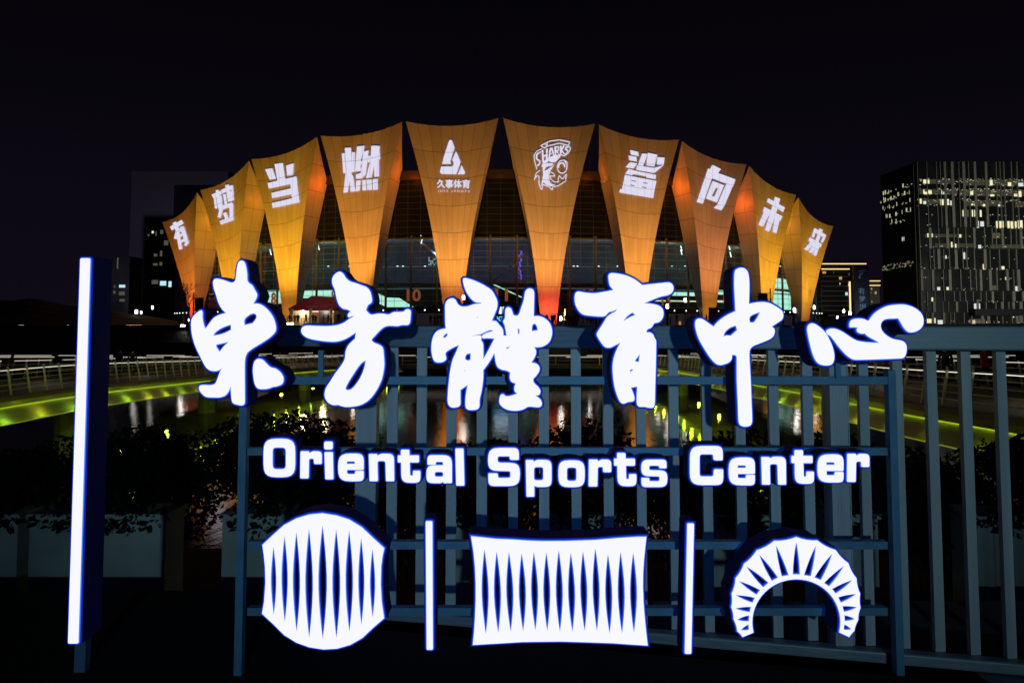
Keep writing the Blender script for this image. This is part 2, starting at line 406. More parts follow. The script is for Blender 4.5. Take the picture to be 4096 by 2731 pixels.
# calligraphy: (x, y) in an enlarged view, C marks a sharp corner
DONG = dict(o=(700, 1000, 2.412), l=[[(638,102),(668,118),(683,165),(693,230),(697,295),(715,322),(742,340),(768,385),(790,430),(780,470),(752,520,C),(800,518),(850,540),(905,590),(945,650),(968,720),(968,780),(925,832),(850,885),(760,940),(700,985),(678,1030),(670,1100),(670,1300),(670,1470),(650,1495),(600,1490),(560,1475),(547,1445),(540,1370),(535,1300,C),(520,1350),(490,1395),(440,1418),(370,1420),(300,1415),(260,1385),(232,1340),(240,1308),(280,1302),(340,1303),(385,1290),(410,1240),(440,1160),(478,1090,C),(440,1145),(400,1165),(340,1160),(300,1130),(265,1070),(225,990),(190,910),(165,820),(155,730),(160,670),(185,630),(225,595),(250,582),(262,598),(262,650),(275,720),(292,762,C),(330,710),(375,655),(430,625),(492,608,C),(455,570),(420,510),(395,430),(375,370),(367,310),(380,283),(415,278),(480,295),(540,315),(570,308),(583,285),(590,230),(600,160),(612,120)],
  [(540,718,C),(540,770,C),(480,800),(420,818),(365,824,C),(390,790),(440,755),(490,733)],[(668,725,C),(668,670),(700,635),(745,612),(780,620),(785,655),(750,705,C),(710,715)],[(520,885,C),(470,930),(430,983,C),(400,940),(395,915),(430,905)]],
  x=[[(800,1050),(845,1060),(885,1100),(920,1130),(970,1145),(1015,1180),(1043,1230),(1035,1285),(985,1312),(945,1318),(910,1332),(860,1340),(800,1333),(770,1290),(757,1220),(752,1150),(765,1080)]])
FANG = dict(o=(1180, 1050, 2.614), l=[[(465,97),(500,115),(530,160),(570,195),(640,218),(700,240),(745,258),(780,295),(797,350),(803,400),(790,425),(765,440),(740,495,C),(765,525),(795,545),(870,535),(930,537),(980,543),(1030,520),(1085,517),(1135,512),(1160,492),(1185,488),(1207,505),(1207,560),(1200,625),(1180,650),(1120,652),(1070,663),(1010,660),(960,663),(920,680),(880,715),(830,770),(800,810),(830,840),(880,860),(915,890),(925,950),(932,1060),(925,1130),(905,1220),(870,1300),(820,1380),(760,1445),(690,1485),(620,1502),(540,1508),(490,1500),(455,1488),(400,1488),(350,1465),(318,1420),(310,1370),(325,1310),(370,1240),(420,1160),(480,1080),(520,1010),(530,930),(555,870),(590,830),(628,795,C),(638,728,C),(590,760),(520,800),(430,825),(330,823),(230,810),(140,790),(85,755),(65,715),(80,675),(120,660),(220,663),(340,665),(440,655),(510,630),(560,595),(620,558,C),(590,560),(565,572),(552,555),(560,530),(585,510,C),(545,490),(500,480),(460,440),(440,390),(428,340),(415,280),(392,225),(390,170),(415,125)],
  [(740,1020,C),(725,1100),(690,1190),(640,1270),(590,1322),(545,1333),(527,1320),(545,1270),(600,1180),(660,1090),(700,1045)]])
TI = dict(o=(1700, 1080, 2.7036), l=[[(412,95),(440,88),(520,110),(610,150),(680,190),(720,220),(755,275),(780,335),(780,400),(755,470),(722,548,C),(770,555),(800,590),(840,640),(848,708,C),(882,712,C),(875,660),(860,590),(845,555),(865,520),(868,450),(875,415),(900,402),(930,418),(945,455),(960,488),(1008,488),(1040,410),(1070,320),(1085,235),(1110,205),(1140,200),(1170,215),(1180,260),(1178,380),(1175,500,C),(1230,498),(1290,520),(1345,570),(1372,640),(1370,710),(1340,780),(1280,822),(1220,833),(1180,832,C),(1200,870),(1195,920),(1150,1002,C),(1200,1010),(1235,1045),(1235,1090),(1200,1145),(1170,1180),(1180,1220),(1225,1265),(1248,1310),(1235,1345),(1195,1360,C),(1240,1390),(1262,1430),(1255,1470),(1220,1482),(1120,1475),(1060,1505),(980,1520),(900,1510),(840,1480),(808,1440),(805,1400),(820,1350),(845,1342),(870,1362),(920,1362),(1000,1335,C),(972,1310),(968,1265),(982,1225,C),(935,1205),(918,1165),(922,1105,C),(880,1085),(830,1075),(785,1045),(765,990),(750,895,C),(700,985),(630,1082,C),(628,1180),(610,1310),(590,1400),(585,1480),(560,1505),(480,1510),(445,1490),(437,1430),(445,1330),(462,1240,C),(382,1295,C),(382,1380),(378,1460),(340,1482),(280,1480),(250,1440),(247,1350),(260,1200),(275,1080),(300,970),(340,880),(368,808,C),(300,840),(222,895),(228,960),(200,988),(150,998),(105,985),(80,930),(70,850),(78,760),(105,690),(150,650),(225,632,C),(220,560),(218,440),(220,370),(245,325),(290,305),(325,318),(355,370),(400,395),(460,393),(530,370),(605,362,C),(605,352,C),(545,345),(500,310),(450,240),(420,160)],
  [(200,710),(235,682),(245,690),(235,715),(208,735),(198,725)],[(435,940),(450,910),(495,898,C),(492,972,C),(460,978),(435,962)],[(1155,660,C),(1160,600),(1180,580),(1205,595),(1222,650,C),(1190,655)],[(1003,633,C),(1022,637,C),(1020,690,C),(1005,690,C)],[(872,845,C),(915,822,C),(895,850)],[(558,520,C),(570,502,C),(568,517)],[(428,1083),(436,1083),(436,1093),(428,1093)],
  [(498,712,C),(560,700),(600,692),(660,665),(710,648),(738,660,C),(680,675),(635,695),(618,715),(625,735),(680,735),(752,740,C),(690,860),(630,965,C),(630,860),(625,790),(605,755),(612,730),(600,706)]])
YU = dict(o=(2260, 1060, 2.614), l=[[(460,100),(490,85),(560,92),(640,110),(720,145),(770,180),(808,210,C),(900,200),(1000,190),(1085,183),(1120,200),(1135,240),(1120,285),(1080,312),(1000,330),(920,360),(830,398,C),(930,410),(990,430),(1025,470),(1025,540),(990,590),(930,608,C),(905,650),(860,675),(850,705,C),(890,705),(920,725),(935,760),(952,790),(952,900),(948,1100),(942,1300),(938,1440),(925,1485),(880,1490),(825,1480),(775,1478),(755,1450),(752,1370),(757,1268,C),(720,1275),(688,1280,C),(710,1330),(726,1390),(715,1420),(660,1430),(610,1447),(580,1430),(550,1370),(520,1270),(503,1150),(500,1050),(515,960),(545,880),(582,808,C),(530,835),(470,862),(420,855),(380,810),(340,745),(335,715),(355,680),(400,610),(440,545),(490,505),(525,488),(548,455,C),(510,478),(460,492),(420,530),(380,537),(280,530),(190,515),(140,470),(108,400),(103,330),(115,290),(140,278),(220,290),(310,295),(400,282),(508,262,C),(470,210),(458,150)],
  [(610,587,C),(650,535),(705,495,C),(738,520,C),(690,540)],[(785,928,C),(773,1015,C),(728,1003,C)],[(680,1100),(695,1090),(718,1093,C),(685,1115)]])
ZHONG = dict(o=(2740, 1050, 2.34), l=[[(470,80),(500,55),(530,50),(565,60),(590,95),(602,180),(602,280),(598,388,C),(660,375),(730,370),(790,380),(850,410),(905,450),(920,490),(910,530),(870,560),(812,598,C),(835,620),(840,650),(825,690),(790,718),(700,755),(640,780),(610,810),(603,850),(605,930),(615,1100),(622,1300),(628,1470),(618,1515),(590,1530),(550,1533),(515,1515),(503,1470),(497,1300),(488,1100),(487,900),(480,870),(440,862,C),(437,900),(415,930),(370,950),(325,958),(285,940),(235,885),(180,800),(135,720),(110,650),(97,580),(105,540),(130,525),(165,530),(210,560),(268,600,C),(320,545),(400,490),(475,455,C),(470,350),(463,200)],
  [(360,692,C),(375,650),(420,610),(478,588,C),(490,632,C),(430,685,C),(390,683)],[(607,555),(607,510),(640,485),(705,463,C),(680,515,C),(650,558,C),(625,562)]])
XIN = dict(o=(3180, 1180, 4.276), l=[[(540,620),(570,590),(640,573),(730,590),(830,640),(920,700),(1000,750),(1080,785),(1200,805),(1300,812),(1450,818,C),(1380,775),(1280,720),(1225,680),(1200,655,C),(1150,660),(1090,640),(1062,605),(1070,570),(1090,560,C),(1020,548),(960,550),(940,540),(940,490),(960,440),(1020,410),(1120,403),(1190,415),(1240,438),(1275,430),(1300,390),(1370,310),(1470,240),(1600,185),(1750,165),(1870,165),(1990,195),(2100,255),(2170,330),(2198,420),(2190,510),(2140,580),(2060,625),(1980,637),(1930,620),(1870,560),(1810,460),(1772,395,C),(1680,400),(1580,405),(1510,430),(1470,490),(1470,560),(1500,625),(1580,700),(1690,755),(1820,780),(1880,815),(1910,880),(1905,980),(1870,1060),(1820,1080),(1600,1090),(1300,1100),(1050,1105),(980,1090),(880,1020),(760,890),(660,760),(600,690),(560,672)]],
  x=[[(300,485),(360,505),(450,570),(530,655),(590,760),(640,880),(672,1020),(665,1120),(630,1180),(570,1200),(480,1197),(410,1170),(350,1100),(300,980),(265,850),(235,720),(215,600),(222,540),(250,500)]])
for k, g_ in enumerate((DONG, FANG, TI, YU, ZHONG, XIN)):
    lo = [smooth(zm(l, *g_['o'])) for l in g_['l']]
    b_ = sign_piece('brush_character', lo, sign)
    for l in g_.get('x', []):
        d_ = sign_piece('brush_dot', [smooth(zm(l, *g_['o']))], sign)

# English lettering: each shape in its own box, (x, y, rounding)
def fit(loops, box, to):
    (a, b, c, d), (e, f, g2, h) = box, to
    sx, sy = (g2 - e) / (c - a), (h - f) / (d - b); s_ = (sx + sy) / 2
    return [[(e + (p[0] - a) * sx, f + (p[1] - b) * sy, (p[2] if len(p) > 2 else 0) * s_) for p in l] for l in loops]
GL = {
 'O': ((142,90,470,490), [rect(142,90,470,490,135), rect(233,180,375,408,48)]),
 'r': ((525,220,748,502), [[(528,221,14),(613,221,12),(617,242,3),(650,221,20),(748,222,80),(748,352,16),(668,352,20),(668,296,22),(614,296,28),(610,502,14),(525,502,14)]]),
 'e': ((922,245,1187,532), [[(922,245,125),(1187,245,115),(1187,414,14),(1012,414,2),(1012,460,28),(1098,460,25),(1098,425,22),(1187,425,14),(1187,532,115),(922,532,125)], [(1010,325,22),(1096,325,22),(1096,353,3),(1010,353,3)]]),
 'n': ((1240,247,1506,532), [[(1242,250,12),(1325,250,10),(1332,266,3),(1370,247,20),(1503,247,85),(1506,532,12),(1422,532,12),(1416,320,32),(1330,320,32),(1335,532,12),(1250,532,12)]]),
 't': ((1545,205,1780,548), [[(1578,205,14),(1664,205,14),(1666,264,3),(1765,264,14),(1765,336,14),(1668,336,3),(1672,476,16),(1702,476,14),(1704,425,14),(1780,425,14),(1780,548,85),(1583,548,90),(1580,336,3),(1545,336,14),(1545,264,14),(1577,264,3)]]),
 'a': ((1845,262,2110,552), [[(1855,360,12),(1855,262,90),(2110,262,100),(2110,552,12),(2026,552,10),(2015,540,5),(1990,552,10),(1845,552,95),(1845,367,85),(2018,367,2),(2018,330,20),(1942,330,15),(1940,360,10)], rect(1930,435,2020,487,28)]),
 'l': ((2147,192,2240,578), [[(2147,192,14),(2231,192,14),(2240,578,14),(2156,578,14)]]),
 'S': ((155,210,527,655), [[(515,348,16),(515,210,135),(155,210,135),(155,475,115),(418,480,30),(418,562,32),(268,562,32),(268,508,20),(158,508,14),(158,655,135),(527,655,135),(527,388,115),(265,382,35),(265,305,32),(408,305,32),(412,348,22)]]),
 'p': ((597,350,900,780), [[(598,352,14),(684,352,10),(691,372,3),(730,350,20),(900,350,115),(900,666,115),(730,666,20),(697,650,2),(697,780,14),(607,780,14)], rect(693,432,805,590,38)]),
 'o': ((983,355,1290,668), [rect(983,355,1290,668,125), rect(1080,437,1195,598,42)]),
 'C': ((170,122,540,557), [[(170,122,135),(535,122,135),(535,280,16),(435,280,25),(430,212,30),(275,212,38),(275,463,38),(435,463,30),(437,382,25),(540,382,16),(540,557,135),(170,557,135)]]),
}
ZA, ZB, ZC = (1000, 1720, 2.6133), (1900, 1720, 2.94), (2700, 1740, 2.8)
WORDS = [('O',ZA,(142,90,470,490)),('r',ZA,(525,220,748,502)),('e',ZA,(922,245,1187,532)),('n',ZA,(1240,247,1506,532)),('t',ZA,(1545,205,1780,548)),('a',ZA,(1845,262,2110,552)),('l',ZA,(2147,192,2240,578)),
 ('S',ZB,(155,210,527,655)),('p',ZB,(597,350,900,780)),('o',ZB,(983,355,1290,668)),('r',ZB,(1338,345,1602,660)),('t',ZB,(1637,268,1898,657)),('s',ZB,(1958,347,2262,667)),
 ('C',ZC,(170,122,540,557)),('e',ZC,(605,250,895,560)),('n',ZC,(968,242,1245,552)),('t',ZC,(1307,168,1557,543)),('e',ZC,(1600,215,1888,528)),('r',ZC,(1930,208,2178,522))]
for ch, z, to in WORDS:
    box, loops = GL['S' if ch == 's' else ch]
    lo = [rounded(zm([(p[0], p[1], p[2]) for p in l], *z)) for l in fit(loops, box, to)]
    # rounding was given in view pixels
    lo = []
    for l in fit(loops, box, to):
        lo.append(rounded([(z[0] + p[0] / z[2], z[1] + p[1] / z[2], p[2] / z[2]) for p in l]))
    sign_piece('sign_letter', lo, sign, rim=.0052, depth=.09)
li = sign_piece('sign_letter', [rounded([(ZA[0] + x / ZA[2], ZA[1] + y / ZA[2], r / ZA[2]) for x, y, r in ((778,230,14),(864,230,14),(870,512,14),(787,512,14))])], sign, rim=.0052, depth=.09)
sign_piece('letter_dot', [rounded([(ZA[0] + x / ZA[2], ZA[1] + y / ZA[2], r / ZA[2]) for x, y, r in ((776,120,22),(862,120,22),(862,200,22),(776,200,22))])], sign, rim=.0052, depth=.09)

def lens(xt, yt, xb, yb, hw, n=9):
    r_, l_ = [], []
    for i in range(n + 1):
        t = i / n; w = hw * (1 - abs(2 * t - 1) ** 1.75); x = xt + (xb - xt) * t; y = yt + (yb - yt) * t
        r_.append((x + w, y)); l_.append((x - w, y))
    return r_ + l_[-2:0:-1]
Z1 = (960, 1980, 2.1775)
out = [(195,432),(280,352),(380,262),(490,203),(600,170),(715,158),(840,178),(950,213),(1060,280),(1160,375),(1255,462),(1240,530),(1228,620),(1224,770),(1232,920),(1253,1070),(1160,1150),(1065,1240),(960,1300),(845,1333),(725,1340),(600,1320),(490,1280),(385,1215),(290,1120),(192,1030),(210,930),(222,760),(218,620),(208,520)]
holes = [lens(x, a, x + 2, b, w) for x, a, b, w in ((291,440,1050,25),(387,345,1112,29),(490,310,1195,33),(600,282,1250,35),(718,255,1258,39),(837,288,1250,36),(950,298,1195,34),(1055,362,1135,28),(1153,462,1070,24))]
sign_piece('emblem', [[q[:2] for q in zm(l, *Z1)] for l in [out] + holes], sign, 'round lit emblem cut with nine pointed slits')
Z2 = (1660, 1980, 2.138)
out = [(480,352),(580,362),(690,374),(830,380),(960,389),(1100,394),(1280,393),(1430,388),(1540,384),(1740,367),(1900,357),(1978,356),(1968,450),(1957,560),(1950,680),(1949,780),(1954,920),(1966,1060),(1978,1180),(1990,1283),(1850,1274),(1700,1263),(1480,1255),(1250,1248),(1080,1250),(920,1252),(760,1262),(620,1270),(495,1278),(505,1180),(514,1040),(520,900),(520,760),(514,620),(502,490)]
tops = (458,478,482,492,482,485,465,488,475,448,498,478,485); bots = (1188,1178,1170,1165,1157,1163,1170,1170,1163,1165,1187,1187,1180)
xs = ((594,606),(698,712),(803,819),(912,925),(1016,1030),(1123,1132),(1229,1240),(1332,1347),(1436,1452),(1542,1557),(1650,1665),(1758,1771),(1866,1873))
holes = [lens(a, t, b, u, 31) for (a, b), t, u in zip(xs, tops, bots)]
sign_piece('emblem', [[q[:2] for q in zm(l, *Z2)] for l in [out] + holes], sign, 'oblong lit emblem cut with thirteen pointed slits')
Z3 = (2660, 1980, 2.178)
pk = [(677,1233),(632,1185),(600,1080),(580,975),(583,857),(618,722),(692,597),(803,480),(955,398),(1147,365),(1330,395),(1488,478),(1597,590),(1668,722),(1700,857),(1703,978),(1683,1085),(1650,1180),(1605,1233)]
cx0, cy0 = 1146, 1100; out = []
for a, b in zip(pk, pk[1:]):
    out.append(a)
    for t in (.25, .5, .75):
        x, y = a[0] + (b[0] - a[0]) * t, a[1] + (b[1] - a[1]) * t
        d = Vector((x - cx0, y - cy0)); L_ = math.hypot(b[0] - a[0], b[1] - a[1]); d2 = d.normalized() * L_ * .055 * 4 * t * (1 - t)
        out.append((x - d2.x, y - d2.y))
out.append(pk[-1])
for i in range(33):
    t = math.radians(-13.5 + (180 + 27) * i / 32); out.append((1146 + 386 * math.cos(t), 1106 - 376 * math.sin(t)))
wd = [((1145,400),(1113,690),(1178,690)),((1317,432),(1210,697),(1273,706)),((1463,500),(1300,715),(1360,740)),((1567,608),(1385,762),(1432,795)),((1642,733),(1455,815),(1490,858)),((1672,858),(1508,887),(1533,937)),((1677,975),(1545,965),(1560,1017)),((1658,1078),(1563,1043),(1565,1095)),((1627,1167),(1562,1123),(1557,1170)),
 ((967,432),(1018,708),(1080,697)),((820,515),(932,747),(988,718)),((708,618),(857,803),(905,763)),((643,745),(800,868),(832,825)),((612,868),(765,937),(787,892)),((610,985),(742,1018),(752,970)),((627,1083),(733,1098),(736,1043)),((660,1172),(733,1172),(731,1122))]
holes = []
for a, b, c in wd:
    a, b, c = Vector(a), Vector(b), Vector(c); m = (b + c) / 2; ax = m - a; l = [tuple(a)]
    for t in (.25, .5, .75): q = a + (b - a) * t + (b - m) * .22 * 4 * t * (1 - t); l.append(tuple(q))
    l += [tuple(b), tuple(c)]
    for t in (.75, .5, .25): q = a + (c - a) * t + (c - m) * .22 * 4 * t * (1 - t); l.append(tuple(q))
    holes.append(l)
sign_piece('emblem', [[q[:2] for q in zm(l, *Z3)] for l in [out] + holes], sign, 'arched lit emblem like a fan of pointed rays', rim=.0052)
for q in ([(1703,2084,6),(1729,2084,6),(1731,2597,6),(1707,2597,6)], [(2750,2093,6),(2776,2093,6),(2765,2613,6),(2740,2613,6)]):
    sign_piece('divider_bar', [rounded(q)], sign, depth=.10)
FY = SY + DEPTH + .05
for x0, x1, y0, y1 in ((965, 995, 1560, 2680), (3543, 3573, 1480, 2681)):
    a, b = P(x0, y0, FY), P(x1, y0, FY); zb = .0551
    MB().box((a.x, FY - .02, zb), (b.x, FY + .02, a.z)).build('frame_post', M['frame'], sign)
for y0, y1 in ((1505, 1536), (1788, 1818), (2160, 2191), (2424, 2455)):
    a, b = P(995, y0, FY), P(3543, y1, FY)
    MB().box((a.x, FY - .018, b.z), (b.x, FY + .018, a.z)).build('frame_rail', M['frame'], sign)
for px, y0, y1 in ((1290,1400,1505),(2020,1490,1505),(2600,1490,1505),(2940,1480,1505),(3340,1420,1505)):
    a = P(px, y0, FY); b = P(px, y1, FY); MB().bar((a.x, FY - .02, a.z), (a.x, FY - .02, b.z - .006), .02, .02).build('mounting_bracket', M['frame'], sign)

lb = thing('light_bar', 'tall leaning white light bar on a thin dark post beside the lit sign', 'light bar', tuple(P(345, 2640, SY)))
lb.location.z = 0
body = sign_piece('bar_body', [rounded([(321,1033,8),(360,1033,8),(312,2572,6),(272,2572,6)])], lb, depth=.15)
a, b = P(358, 1130, FY + .03), P(400, 1130, FY + .03)
MB().box((a.x, FY + .01, .0551), (b.x, FY + .05, a.z)).build('support_post', M['frame'], lb)

# ------------------------------------------------------------------ picket fence
fence = thing('picket_fence', 'pale grey metal picket fence with thick ribbed top rail behind the lit sign', 'fence', (0, 3.6, 0))
def fy(px): return 3.75 + (px - 1573) / (3998 - 1573) * (3.2 - 3.75)
def fence_pt(px, py): return P(px, py, fy(px))
def fbar(x0, x1, y0, y1, th, name, mat, off=0):
    """a piece of the fence between two photo columns, in the fence's own plane"""
    A, B = fence_pt(x0, y0), fence_pt(x1, y0); zt, zb = A.z, fence_pt(x0, y1).z
    d = (B - A); d.z = 0; n = Vector((d.y, -d.x, 0)).normalized()
    if n.y > 0: n = -n
    q = []
    for o in (n * (off + th / 2), n * (off - th / 2)): q.append((A + o, B + o))
    mb = MB()
    pts = [(q[0][0].x, q[0][0].y), (q[0][1].x, q[0][1].y), (q[1][1].x, q[1][1].y), (q[1][0].x, q[1][0].y)]
    b = len(mb.v); mb.v += [(x, y, zb) for x, y in pts] + [(x, y, zt) for x, y in pts]
    for f in ((0,3,2,1),(4,5,6,7),(0,1,5,4),(1,2,6,5),(2,3,7,6),(3,0,4,7)): mb.f.append(f); mb.mi.append(0)
    o = mb.build(name, mat, fence)
    bv = o.modifiers.new('edge', 'BEVEL'); bv.width = .004; bv.segments = 2
    return o
# the rails run on the fence line from the stub left of the post to beyond the frame
def frail(px0, px1, z0, z1, th, name):
    A, B = fence_pt(px0, 1300), fence_pt(px1, 1300)
    d = (B - A).normalized(); d.z = 0; n = Vector((d.y, -d.x, 0))
    if n.y > 0: n = -n
    mb = MB(); pts = [A + n * th / 2, B + n * th / 2, B - n * th / 2, A - n * th / 2]
    mb.v += [(p.x, p.y, z0) for p in pts] + [(p.x, p.y, z1) for p in pts]
    for f in ((0,3,2,1),(4,5,6,7),(0,1,5,4),(1,2,6,5),(2,3,7,6),(3,0,4,7)): mb.f.append(f); mb.mi.append(0)
    o = mb.build(name, M['rail'], fence); bv = o.modifiers.new('edge', 'BEVEL'); bv.width = .008; bv.segments = 3
frail(1130, 4700, 1.300, 1.397, .10, 'top_rail')
frail(1420, 4700, .06, .105, .06, 'bottom_rail')
ZT, ZB_ = 1.2995, .1055
for x0, x1 in ((1553,1593),(1670,1708),(1788,1827),(1908,1949),(2033,2071),(2155,2195),(2283,2322),(2410,2450),(2541,2579),(2671,2710),(2802,2841),(2934,2975),(3068,3109),(3202,3245),(3427,3468),(3562,3604),(3697,3741),(3834,3878),(3975,4019),(4118,4163),(4262,4308)):
    A, B = fence_pt(x0, 1396), fence_pt(x1, 1396)
    n = Vector((0, -1, 0)); th = .028
    MB().box((A.x, A.y - th / 2, ZB_), (B.x, A.y + th / 2, ZT)).build('slat', M['slat'], fence)
for x0, x1 in ((1434, 1512), (3298, 3373)):
    A, B = fence_pt(x0, 1396), fence_pt(x1, 1396)
    MB().box((A.x, A.y - .045, 0), (B.x, A.y + .045, ZT)).build('fence_post', M['slat'], fence)
for k_ in (1.318, 1.336, 1.354, 1.372):
    A, B = fence_pt(1140, 1300), fence_pt(4690, 1300); d = (B - A).normalized(); n = Vector((d.y, -d.x, 0))
    if n.y > 0: n = -n
    q0, q1 = A + n * .051, B + n * .051
    MB().bar((q0.x, q0.y, k_), (q1.x, q1.y, k_), .004, .005).build('rail_rib', M['rail'], fence)
A = fence_pt(3298, 1396)
for k_ in range(1, 7):
    MB().box((A.x + .0125 * k_ - .002, A.y - .047, .11), (A.x + .0125 * k_ + .002, A.y - .0445, ZT - .004)).build('post_rib', M['slat'], fence)
A, B = fence_pt(1420, 1300), fence_pt(4700, 1300)
kb = MB(); kb.v += [(A.x, A.y - .13, .0), (B.x, B.y - .13, .0), (B.x, B.y + .12, .0), (A.x, A.y + .12, .0), (A.x, A.y - .13, .055), (B.x, B.y - .13, .055), (B.x, B.y + .12, .055), (A.x, A.y + .12, .055)]
for f in ((4,5,6,7),(0,1,5,4),(1,2,6,5),(2,3,7,6),(3,0,4,7)): kb.f.append(f); kb.mi.append(0)
tag(kb.build('kerb', M['kerb']), kind='structure')

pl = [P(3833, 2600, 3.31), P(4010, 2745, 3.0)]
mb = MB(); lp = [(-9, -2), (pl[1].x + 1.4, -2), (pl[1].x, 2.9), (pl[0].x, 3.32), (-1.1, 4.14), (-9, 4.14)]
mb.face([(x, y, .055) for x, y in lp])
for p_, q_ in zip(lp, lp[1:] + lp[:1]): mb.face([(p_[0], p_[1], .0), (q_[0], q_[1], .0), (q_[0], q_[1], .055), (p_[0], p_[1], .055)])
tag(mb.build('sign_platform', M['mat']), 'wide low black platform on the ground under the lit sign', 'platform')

# ------------------------------------------------------------------ planters and shrubs behind the fence
def leaf_mesh(name, clumps, n, size, parent):
    V, F = [], []
    for k in range(n):
        c, r = random.choices(clumps, weights=[q[1][0] * q[1][2] for q in clumps])[0]
        d = Vector((random.gauss(0, 1), random.gauss(0, 1), random.gauss(0, 1))).normalized() * random.uniform(.55, 1.05)
        p = Vector(c) + Vector((d.x * r[0], d.y * r[1], d.z * r[2]))
        a = Vector((random.gauss(0, 1), random.gauss(0, 1), random.gauss(0, .8) - .3)).normalized(); b = a.cross(Vector((random.gauss(0, 1), random.gauss(0, 1), random.gauss(0, 1)))).normalized()
        s_ = size * random.uniform(.6, 1.3); q = len(V); m = a.cross(b) * s_ * .12
        V += [tuple(p), tuple(p + a * s_ * .5 + b * s_ * .26 + m), tuple(p + a * s_), tuple(p + a * s_ * .5 - b * s_ * .26 + m)]
        F += [(q, q + 1, q + 2), (q, q + 2, q + 3)]
    me = bpy.data.meshes.new(name); me.from_pydata(V, [], F)
    return link(name, me, M['leaf'], parent)
PLY = 4.65
plant_data = [  # photo columns, planter label, shrub label, shrub top in the photo
 (-160, 60, 'white planter cut off by the left edge of the picture', 'dark shrub cut off by the left edge of the picture', 1830),
 (120, 655, 'wide white planter behind the foot of the tall light bar', 'broad dark shrub behind the tall light bar', 1740),
 (890, 1130, 'white planter half hidden behind the round emblem', 'large dark shrub under the first brush character', 1640),
 (1820, 2010, 'white planter behind the slats above the oblong emblem, nearer the sign post side', 'dark shrub behind the slats under the middle brush character', 1790),
 (2200, 2480, 'white planter behind the slats above the right corner of the oblong emblem', 'dark leafy shrub behind the fence above the oblong emblem', 1700),
 (2850, 3110, 'white planter behind the left half of the arched emblem', 'dark shrub behind the fence left of the arched emblem', 1770),
 (3300, 3520, 'white planter behind the ribbed fence post', 'dark shrub behind the ribbed fence post', 1760),
 (3900, 4330, 'fluted white planter at the right edge behind the last slats', 'dark shrub at the right edge behind the last slats', 1770)]
for k, (x0, x1, lab, slab, top) in enumerate(plant_data):
    a, b = P(x0, 2075, PLY), P(x1, 2420, PLY); w = b.x - a.x
    t = thing('planter', lab, 'planter', ((a.x + b.x) / 2, PLY + .25, -.29), 'white planters behind the fence')
    nf = max(2, int(w / .09)); mb = MB(); fr, bk = [], []
    prof = []
    for i in range(nf * 4 + 1):
        ph = i % 4; prof.append((a.x + w * i / (nf * 4), PLY + (.022 if (k == 7 and ph in (1, 2)) else 0)))
    zt, zb = a.z, -.28
    loop = prof + [(b.x, PLY + .26), (a.x, PLY + .26)]
    mb.face([(x, y, zb) for x, y in reversed(loop)]); mb.face([(x, y, zt) for x, y in loop])
    for (p, q) in zip(loop, loop[1:] + loop[:1]): mb.face([(p[0], p[1], zb), (q[0], q[1], zb), (q[0], q[1], zt), (p[0], p[1], zt)])
    mb.build('planter_box', M['planter'], t)
    MB().box((a.x - .015, PLY - .015, zt), (b.x + .015, PLY + .275, zt + .03)).build('planter_rim', M['planter'], t)
    s = thing('shrub', slab, 'shrub', ((a.x + b.x) / 2, PLY + .25, zt + .03), 'dark shrubs in the planters')
    tz = P(2048, top, PLY).z; hgt = tz - zt; cx_ = (a.x + b.x) / 2
    hw = max(w * .62, .42) if k != 2 else .75
    cl = [((cx_ + random.uniform(-.5, .5) * w, PLY + .25 + random.uniform(-.1, .2), zt + hgt * random.uniform(.3, .75)), (hw * random.uniform(.4, .75), .3, hgt * random.uniform(.22, .34))) for _ in range(6)]
    cl.append(((cx_, PLY + .25, zt + hgt * .45), (hw, .35, hgt * .42)))
    cl.append(((cx_, PLY - .02, zt + .02), (w * .5, .06, .10)))
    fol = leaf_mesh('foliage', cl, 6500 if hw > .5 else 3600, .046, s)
    mb = MB()
    for q in range(5):
        ang = random.uniform(-.5, .5); mb.tube([(cx_ + (q - 2) * w * .12, PLY + .25, zt + .03), (cx_ + (q - 2) * w * .16 + ang * .2, PLY + .25, zt + hgt * .4), (cx_ + (q - 2) * w * .2 + ang * .4, PLY + .27, zt + hgt * .8)], .012, 5, 0, .004)
    mb.build('stem', M['bark'], s)

